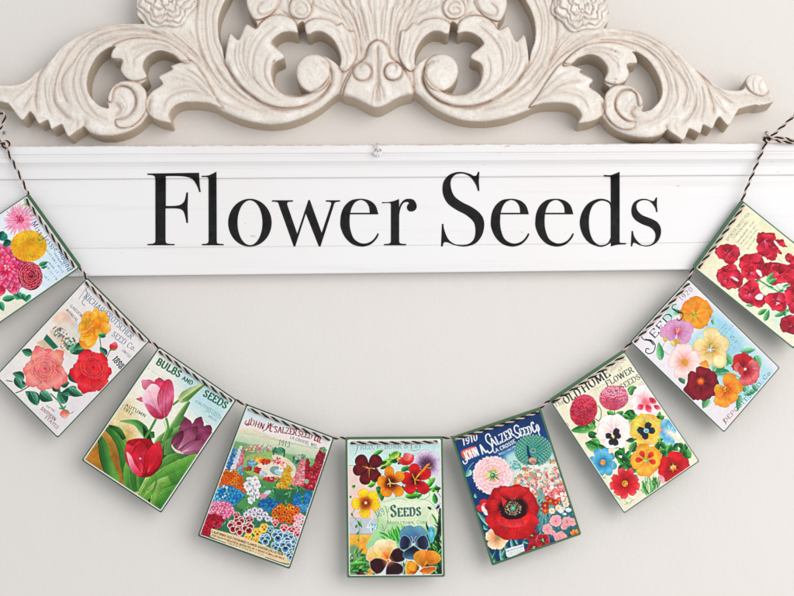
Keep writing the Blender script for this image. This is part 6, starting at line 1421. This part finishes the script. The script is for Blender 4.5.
G_d = [[('c',[(357,66),(400,68),(430,58),(460,46)]),('l',[(460,498)]),('c',[(460,498),(462,512),(475,517),(502,518)]),('l',[(502,524)]),('c',[(502,524),(455,526),(430,530),(404,538)]),('l',[(403,510)]),('c',[(403,510),(380,528),(345,540),(310,536),(255,510),(215,455),(198,385),(212,315),(250,258),(300,230),(345,224),(385,235),(403,252)]),('l',[(403,95)]),('c',[(403,95),(400,78),(385,76),(357,74)])],
  [('c',[(402.5,290),(398,262),(385,246),(355,235),(325,238),(285,265),(262,320),(257,390),(266,455),(290,505),(325,530),(360,528),(385,515),(402.5,480)])]]
G_s = [[('l',[(702,215),(708,215),(706,260),(711,310),(703,310)]),('c',[(703,310),(695,280),(665,243),(630,231),(595,238),(572,262),(578,300),(610,332),(660,352),(705,375),(730,410),(733,455),(715,500),(680,528),(640,538),(595,530),(565,515),(550,515),(543,538)]),('l',[(536,538),(541,437),(548,437)]),
  ('c',[(548,437),(560,480),(600,525),(645,532),(680,518),(697,485),(695,445),(665,412),(610,390),(565,362),(542,325),(542,280),(560,245),(595,227),(635,225),(665,235),(688,238),(702,215)])]]
def letter(polys):
    cu = bpy.data.curves.new('letter', 'CURVE'); cu.dimensions = '2D'; cu.fill_mode = 'BOTH'; cu.offset = .16
    for q in polys:
        sp = cu.splines.new('POLY'); sp.points.add(len(q)-1); sp.use_cyclic_u = True
        for i, (x, y) in enumerate(q): sp.points[i].co = (x, -y, 0, 1)
    tmp = bpy.data.objects.new('tmp', cu); C.objects.link(tmp); bpy.context.view_layer.update()
    me = bpy.data.meshes.new_from_object(tmp.evaluated_get(bpy.context.evaluated_depsgraph_get()))
    bpy.data.objects.remove(tmp); bpy.data.curves.remove(cu)
    bm = bmesh.new(); bm.from_mesh(me); bpy.data.meshes.remove(me)
    for v in bm.verts: v.co.y += TILT(v.co.x, -v.co.y)
    for y in [p[0] for p in PROF_M if p[0] > 165]+[244.8, 245.25, 245.5, 245.75, 246.2]:
        bmesh.ops.bisect_plane(bm, geom=bm.verts[:]+bm.edges[:]+bm.faces[:], plane_co=(0, -y, 0), plane_no=(0, 1, 0))
    for v in bm.verts:
        y = -v.co.y; z = prof_z(y)+.3; v.co = P(v.co.x, y+TILT(v.co.x, y), z)
    me = bpy.data.meshes.new('letter'); bm.to_mesh(me); bm.free(); me.materials.append(MAT_LET)
    o = bpy.data.objects.new('letter', me); C.objects.link(o); o.parent = sign; o.matrix_parent_inverse = parent_inv(sign)
for g in (glyph(140, G_F), glyph(140, G_l), glyph(220, G_o), glyph(220, G_w), glyph(320, G_e), glyph(320, G_r), glyph(430, G_S), glyph(430+268/6.617, G_e), glyph(430+562.5/6.617, G_e), glyph(550, G_d), glyph(550, G_s)): letter(g)

# ---------------------------------------------------------------- printed cards of the garland
ZC = 23.5
def unit(v): return v/np.hypot(*v)
def inset_quad(q, t, r, b, l):
    q = np.array(q, float); ds = [t, r, b, l]; ln = []
    for i in range(4):
        a, b_ = q[i], q[(i+1) % 4]; u = unit(b_-a); n = np.array([-u[1], u[0]]); ln.append((a+n*ds[i], u))
    out = []
    for i in range(4):
        (p1, u1), (p2, u2) = ln[i-1], ln[i]
        A = np.array([[u1[0], -u2[0]], [u1[1], -u2[1]]]); s = np.linalg.solve(A, p2-p1)[0]; out.append(p1+u1*s)
    return np.array(out)
def round_quad(q, r, n=5):
    pts = []
    for i in range(4):
        a, b, c = q[i-1], q[i], q[(i+1) % 4]; u, v = unit(a-b), unit(c-b)
        for k in range(n+1):
            t = k/n; p0, p1, p2 = b+u*r, b, b+v*r; pts.append((1-t)**2*p0+2*t*(1-t)*p1+t*t*p2)
    return np.array(pts)
LABELS = [
 'leftmost card with a pink spider bloom, a yellow pompon and crimson dahlias on pale blue',
 'card with a coral rose, a red rose and a yellow rose on pale cream',
 'card with three tulips in pink, red and purple among long green leaves',
 'card crowded with garden flower beds, a red lettered heading and the year 1913',
 'lowest card at the middle of the garland, pansies round a pale green scroll reading Seeds',
 'dark blue card with a big red poppy, a pink poppy and a green peacock',
 'cream card with two round pink and red blooms, pansies and a blue daisy',
 'pale card headed Seeds 1920 with orange, pink and dark crimson nasturtiums',
 'rightmost card with crimson sweet peas on cream, its far corner cut off by the photo',
]
def bil(q, u, v):
    u, v = u[..., None], v[..., None]
    return (1-v)*((1-u)*q[0]+u*q[1])+v*((1-u)*q[3]+u*q[2])
HOLE_IN = [(2.6,2.4),(2.6,2.8),(3.2,2.6),(3.2,2.4),(4.6,3.2),(2.4,.2),(2.2,1.2),(3.0,2.2),(3.0,2.0)]
HOLE_OUT = [(2.8,2.4),(3.0,2.6),(3.4,2.6),(2.8,2.4),(5.0,3.0),(2.4,.9),(2.4,2.4),(3.0,2.6),(3.0,2.0)]
CARD_Q = []
for ci, (quad, ins_) in enumerate(CARDS):
    q = np.array(quad, float); pq = inset_quad(q, *ins_); CARD_Q.append((q, pq))
    z0 = ZC+[0, .3, -.2, .2, 0, .3, -.1, .2, 0][ci]
    root = empty('seed_card', P(q[:, 0].mean(), q[:, 1].mean(), z0))
    tag(root, LABELS[ci], 'card', 'seed packet cards hung on the twine garland')
    rb = random.Random(90+ci); bow = rb.uniform(.5, 1.5)*rb.choice([-.5, 1, 1]); tw_ = rb.uniform(-1.6, 1.6); curl = rb.uniform(.3, 1.4)
    def bend(U, Vv): return bow*np.sin(math.pi*U)*Vv+tw_*(U-.5)*Vv-curl*np.clip(Vv-.75, 0, 1)**2*9*(U-.3)
    def corner_grid(qd, nu, nv, rc):
        wl, hl = np.hypot(*(qd[1]-qd[0])), np.hypot(*(qd[3]-qd[0]))
        us = np.unique(np.r_[np.linspace(0, rc/wl, 5), np.linspace(rc/wl, 1-rc/wl, nu), np.linspace(1-rc/wl, 1, 5)]); vv_ = np.unique(np.r_[np.linspace(0, rc/hl, 5), np.linspace(rc/hl, 1-rc/hl, nv), np.linspace(1-rc/hl, 1, 5)])
        U, Vv = np.meshgrid(us, vv_); cu, cv_ = np.minimum(U, 1-U)*wl, np.minimum(Vv, 1-Vv)*hl
        ic = (cu < rc) & (cv_ < rc); mx = np.maximum(rc-cu, rc-cv_); dd = np.hypot(rc-cu, rc-cv_); f = np.where(ic, mx/np.maximum(dd, 1e-6), 1)
        n1, n2 = rc-(rc-cu)*f, rc-(rc-cv_)*f
        return np.where(ic, np.where(U < .5, n1/wl, 1-n1/wl), U), np.where(ic, np.where(Vv < .5, n2/hl, 1-n2/hl), Vv)
    U, Vv = corner_grid(q, 18, 26, 1.9); XYb = bil(q, U, Vv); bz = bend(U, Vv); gh, gw = U.shape; I = np.arange(gh*gw).reshape(gh, gw)
    front = [P(x, y, z0+zz) for (x, y), zz in zip(XYb.reshape(-1, 2), bz.ravel())]; back = [P(x, y, z0-1.8+zz) for (x, y), zz in zip(XYb.reshape(-1, 2), bz.ravel())]
    vs = front+back; n = gh*gw; fs = []
    for r_ in range(gh-1):
        for c_ in range(gw-1):
            k4 = (int(I[r_, c_]), int(I[r_+1, c_]), int(I[r_+1, c_+1]), int(I[r_, c_+1])); fs.append(k4); fs.append(tuple(v+n for v in k4[::-1]))
    rim = list(I[0, :])+list(I[1:, -1])+list(I[-1, -2::-1])+list(I[-2:0:-1, 0])
    for a_, b_ in zip(rim, rim[1:]+rim[:1]): fs.append((int(a_), int(b_), int(b_)+n, int(a_)+n))
    mesh('backing_board', vs, fs, MAT_GREEN if ci in (0, 4, 5, 6, 8) else MAT_DGREEN, root)
    # the print: a fine grid that carries the painted picture as a colour attribute
    cv = ARTS[ci](); A = cv.a
    k = A.copy(); k[1:] += A[:-1]; k[:-1] += A[1:]; k[:, 1:] += A[:, :-1]; k[:, :-1] += A[:, 1:]; A = k/5
    def blur(Z_, R_):
        for ax in (0, 1):
            pw = [(0, 0)]*3; pw[ax] = (R_+1, R_); k_ = np.cumsum(np.pad(Z_.astype(np.float64), pw, mode='edge'), axis=ax)
            Z_ = (k_[2*R_+1:]-k_[:-2*R_-1])/(2*R_+1) if ax == 0 else (k_[:, 2*R_+1:]-k_[:, :-2*R_-1])/(2*R_+1)
        return Z_
    A = A+.45*(A-blur(A, 7)); rs_ = np.random.RandomState(70+ci)
    mot = blur(rs_.randn(A.shape[0], A.shape[1], 1), 2)*5*.030+blur(rs_.randn(A.shape[0], A.shape[1], 1), 7)*15*.016
    soft = blur(blur(rs_.randn(A.shape[0], A.shape[1], 3), 8), 8); soft = soft/soft.std()*.045; wide = blur(blur(rs_.randn(A.shape[0], A.shape[1], 1), 18), 18); satm = np.clip((A.max(2)-A.min(2))[..., None]*2, 0, 1); mot = mot+(soft+wide/wide.std()*.035)*(.12+.88*satm)
    lum = A.mean(2, keepdims=True); sat = np.clip((A.max(2)-A.min(2))[..., None]*2, 0, 1); A = lum+(A-lum)*1.0
    A = np.clip(A, 0, 1)**(1+.16*sat); A = np.clip(A*(1+mot*(.3+sat*.8)), 0, 1); A = np.clip(A-.10*(1-A)*A*4*(A < .6)*(.6-A), 0, 1)
    A[0] = A[1]; A[-1] = A[-2]; A[:, 0] = A[:, 1]; A[:, -1] = A[:, -2]
    st = .40; wlen = np.hypot(*(pq[1]-pq[0])); hlen = np.hypot(*(pq[3]-pq[0])); nu, nv = int(wlen/st), int(hlen/st)
    U, Vv = np.meshgrid(np.linspace(0, 1, nu+1), np.linspace(0, 1, nv+1)); XY = bil(pq, U, Vv)
    # round the corners of the sheet
    cu, cvv = np.minimum(U, 1-U)*wlen, np.minimum(Vv, 1-Vv)*hlen; rc = 1.6
    incorner = (cu < rc) & (cvv < rc); dd = np.hypot(rc-cu, rc-cvv); f = np.where(incorner & (dd > rc), rc/np.maximum(dd, 1e-6), 1)
    nu_, nv_ = rc-(rc-cu)*f, rc-(rc-cvv)*f
    U2 = np.where(incorner, np.where(U < .5, nu_/wlen, 1-nu_/wlen), U); V2 = np.where(incorner, np.where(Vv < .5, nv_/hlen, 1-nv_/hlen), Vv)
    XY2 = bil(pq, U2, V2)
    px = np.clip((XY[..., 0]-cv.x0)*cv.S-.5, 0, cv.W-1.001); py = np.clip((XY[..., 1]-cv.y0)*cv.S-.5, 0, cv.H-1.001)
    ix, iy = px.astype(int), py.astype(int); fx, fy = (px-ix)[..., None], (py-iy)[..., None]
    ix1, iy1 = np.minimum(ix+1, cv.W-1), np.minimum(iy+1, cv.H-1)
    col = (A[iy, ix]*(1-fx)+A[iy, ix1]*fx)*(1-fy)+(A[iy1, ix]*(1-fx)+A[iy1, ix1]*fx)*fy
    # narrow white margin of the sheet
    e = np.minimum(cu, cvv); mg = {2: 1.1, 4: .9, 5: .0}.get(ci, .75); mt = {4: 3.2}.get(ci, mg)
    e2 = np.where(Vv*hlen < cvv+1e-6, np.minimum(cu, Vv*hlen*mg/max(mt, .01)), e)
    wt = np.clip((mg-e2)/.4+.5, 0, 1)[..., None] if mg else 0
    col = col*(1-wt)+np.array([.95, .945, .93])*wt
    nzr = np.random.RandomState(ci); col = np.clip(col+nzr.randn(*col.shape[:2], 1)*.012, 0, 1)
    lincol = np.where(col <= .04045, col/12.92, ((col+.055)/1.055)**2.4)*.92
    for (hu, hv) in ((HOLE_IN[ci], 0), (HOLE_OUT[ci], 1)):
        hx_ = hu[0]/wlen if hv == 0 else 1-hu[0]/wlen; dh = np.hypot((U-hx_)*wlen, (Vv-max(hu[1], .9)/hlen)*hlen)
        lincol = np.where((dh < 1.0)[..., None], lincol*.12, lincol)
    z = z0+.22+bend(U2, V2); kk = ((D*1000-z)/(D*1000))
    V3 = np.stack([(XY2[..., 0]-FX)*kk/1000, -z/1000, -(XY2[..., 1]-FY)*kk/1000], -1).reshape(-1, 3)
    I = np.arange((nu+1)*(nv+1)).reshape(nv+1, nu+1); F = np.stack([I[:-1, :-1], I[1:, :-1], I[1:, 1:], I[:-1, 1:]], -1).reshape(-1, 4)
    o = np_mesh('printed_picture', V3, F, MAT_PRINT, root, smooth=False); attr(o.data, 'print', lincol.reshape(-1, 3))

# ---------------------------------------------------------------- twine
def tube(path, r, n=8):
    Pn = np.array(path, float); d = np.gradient(Pn, axis=0); d /= np.linalg.norm(d, axis=1)[:, None]+1e-12
    vs = []; up = np.array([0, 1.0, .02])
    a = np.cross(d, up); a /= np.linalg.norm(a, axis=1)[:, None]+1e-12; b = np.cross(d, a)
    t = np.linspace(0, 2*math.pi, n, endpoint=False)
    V = Pn[:, None]+r*(a[:, None]*np.cos(t)[None, :, None]+b[:, None]*np.sin(t)[None, :, None])
    m = len(Pn); I = np.arange(m*n).reshape(m, n); J = np.roll(I, -1, 1)
    F = np.stack([I[:-1], J[:-1], J[1:], I[1:]], -1).reshape(-1, 4)
    return V.reshape(-1, 3), F
def twist(pts, pitch=.0108, rr=.00064, sr=.00084, phase=0.0):
    """two plies wound round a path given in metres."""
    Pn = np.array([tuple(p) for p in pts]); Pn = crom3(Pn, 12)
    seg = np.r_[0, np.cumsum(np.linalg.norm(np.diff(Pn, axis=0), axis=1))]; s = np.arange(0, seg[-1], .00035)
    Q = np.stack([np.interp(s, seg, Pn[:, k]) for k in range(3)], 1); d = np.gradient(Q, axis=0); d /= np.linalg.norm(d, axis=1)[:, None]+1e-12
    up = np.array([0, 1.0, .02]); a = np.cross(d, up); a /= np.linalg.norm(a, axis=1)[:, None]+1e-12; b = np.cross(d, a)
    out = []
    for ph in (0, math.pi):
        th = 2*math.pi*s/pitch+ph+phase; out.append(tube(Q+rr*(a*np.cos(th)[:, None]+b*np.sin(th)[:, None]), sr*(1.08 if ph == 0 else .92)))
    return out
def crom3(Pn, n):
    out = []; m = len(Pn); t = np.linspace(0, 1, n, endpoint=False)[:, None]
    for i in range(m-1):
        a, b, c, d = Pn[max(i-1, 0)], Pn[i], Pn[i+1], Pn[min(i+2, m-1)]
        out.append(.5*((2*b)+(-a+c)*t+(2*a-5*b+4*c-d)*t*t+(-a+3*b-3*c+d)*t**3))
    return np.vstack(out+[Pn[-1:]])
main = [P(3.5,142,27), P(5.5,147,27), P(12,160,26), P(20,176,24.5), P(27,191,ZC-2.8)]
for ci, (q, pq) in enumerate(CARD_Q):
    ux = unit(pq[1]-pq[0]); vd = unit(pq[3]-pq[0]); ur = unit(pq[2]-pq[1]); L_ = np.hypot(*(pq[1]-pq[0]))
    a = pq[0]+ux*HOLE_IN[ci][0]+vd*HOLE_IN[ci][1]; b = pq[1]-ux*HOLE_OUT[ci][0]+ur*HOLE_OUT[ci][1]
    o_ = unit(a-q[0])
    main.append(P(*(q[0]+(a-q[0])*.35), ZC-3.2)); main.append(P(*(a-ux*.6), ZC-1.2)); main.append(P(*(a+ux*.7), ZC+1.6))
    for t in (.15, .4, .6, .85): main.append(P(*(a+(b-a)*t+vd*[.25, .5, .5, .25][[.15, .4, .6, .85].index(t)]), ZC+1.9))
    main.append(P(*(b-ux*.7), ZC+1.6)); main.append(P(*(b+ux*.6), ZC-1.2)); main.append(P(*(q[1]+(b-q[1])*.35), ZC-3.2))
main += [P(746,190,ZC+1), P(756,166,25.5), P(764.5,146,27), P(767,140,27.5)]
paths = [main,
 # right knot and tails
 [P(764,141,28), P(763.2,137.4,29), P(766,136,29.5), P(770,138.4,28.8), P(769,141.4,28), P(765.4,140.4,29.6), P(768,137,30), P(775,139.6,28), P(784,142,27), P(800,142.5,26), P(815,141,24)],
 [P(766,139,28.6), P(771,136.6,29), P(778,130.5,28), P(788,121.5,27.5), P(796,114.5,27), P(806,112,26), P(812,118,25)],
 [P(772,138.6,29.6), P(782,137.6,28.8), P(792,140.2,28), P(806,139.8,26)],
 # left knot and loop
 [P(-14,139,25), P(-6,141,27), P(1,143,29), P(6,141.4,29.4), P(10,144,28.6), P(8.6,147,28), P(3.6,146.4,29), P(1.4,143,29.6), P(5,141,28)],
 [P(2,144,28.4), P(-4,136,28), P(-7,126,28), P(-3,117,28), P(2.4,112.6,28), P(4.6,117,28.2), P(3.2,123,28.4), P(-1,130,28.6), P(-6,140,28)],
]
plies = [[], []]
for i, pth in enumerate(paths):
    for k, vf in enumerate(twist(pth, phase=i*1.3)): plies[k].append(vf)
tw = empty('bakers_twine', P(397, 400, ZC)); tag(tw, 'black and cream twisted twine threaded through all nine cards with knotted ends', 'twine')
for k, (mt, nm) in enumerate(((MAT_TB, 'black_ply'), (MAT_TC, 'cream_ply'))):
    VV, FF, n0 = [], [], 0
    for V, F in plies[k]: VV.append(V); FF.append(F+n0); n0 += len(V)
    np_mesh(nm, np.vstack(VV), np.vstack(FF), mt, tw)

# ---------------------------------------------------------------- nails and clear push pin
def lathe(name, x, y, prof, mat, parent=None, n=24, tilt=0.0):
    """revolve (radius, z) about the wall normal at x, y."""
    vs = []; fs = []; k = len(prof)
    for (r, z) in prof:
        for i in range(n):
            a = 2*math.pi*i/n; vs.append(P(x+r*math.cos(a), y+r*math.sin(a)-tilt*z, z))
    for j in range(k-1):
        for i in range(n): m_ = (i+1) % n; fs.append((j*n+i, j*n+m_, (j+1)*n+m_, (j+1)*n+i))
    fs.append(tuple(range(n))); fs.append(tuple((k-1)*n+i for i in range(n))[::-1])
    return mesh(name, vs, fs, mat, parent, smooth=True)
for (x, y, lb) in ((766.6, 132.8, 'small steel nail in the wall above the twine knot at the right'), (4.2, 132.8, 'small steel nail in the wall beside the twine loop at the left')):
    o = lathe('nail', x, y, [(.6,0),(.6,27.5),(1.7,28),(1.9,28.3),(1.7,28.6),(.8,28.8),(.1,28.85)], MAT_NAIL, n=16); tag(o, lb, 'nail', 'nails that hold the twine')
pin = empty('push_pin', P(378, 150, 22)); tag(pin, 'tiny clear plastic push pin in the upper moulding of the sign', 'push pin')
lathe('pin_base', 378, 152.2, [(r_,z_+2.5) for r_,z_ in ((.6,17),(4.0,21.0),(4.3,21.4),(4.1,22.0),(2.2,22.8),(1.7,25.5),(2.3,27.5),(2.6,28.2),(2.4,29),(.1,29.3))], MAT_CLEAR, pin)
lathe('pin_hook', 377.4, 145.4, [(r_,z_+2.5) for r_,z_ in ((.4,19.4),(1.9,21.0),(2.6,22.6),(2.7,24.0),(2.1,25.4),(1.0,26.2),(.1,26.3))], MAT_CLEAR, pin)
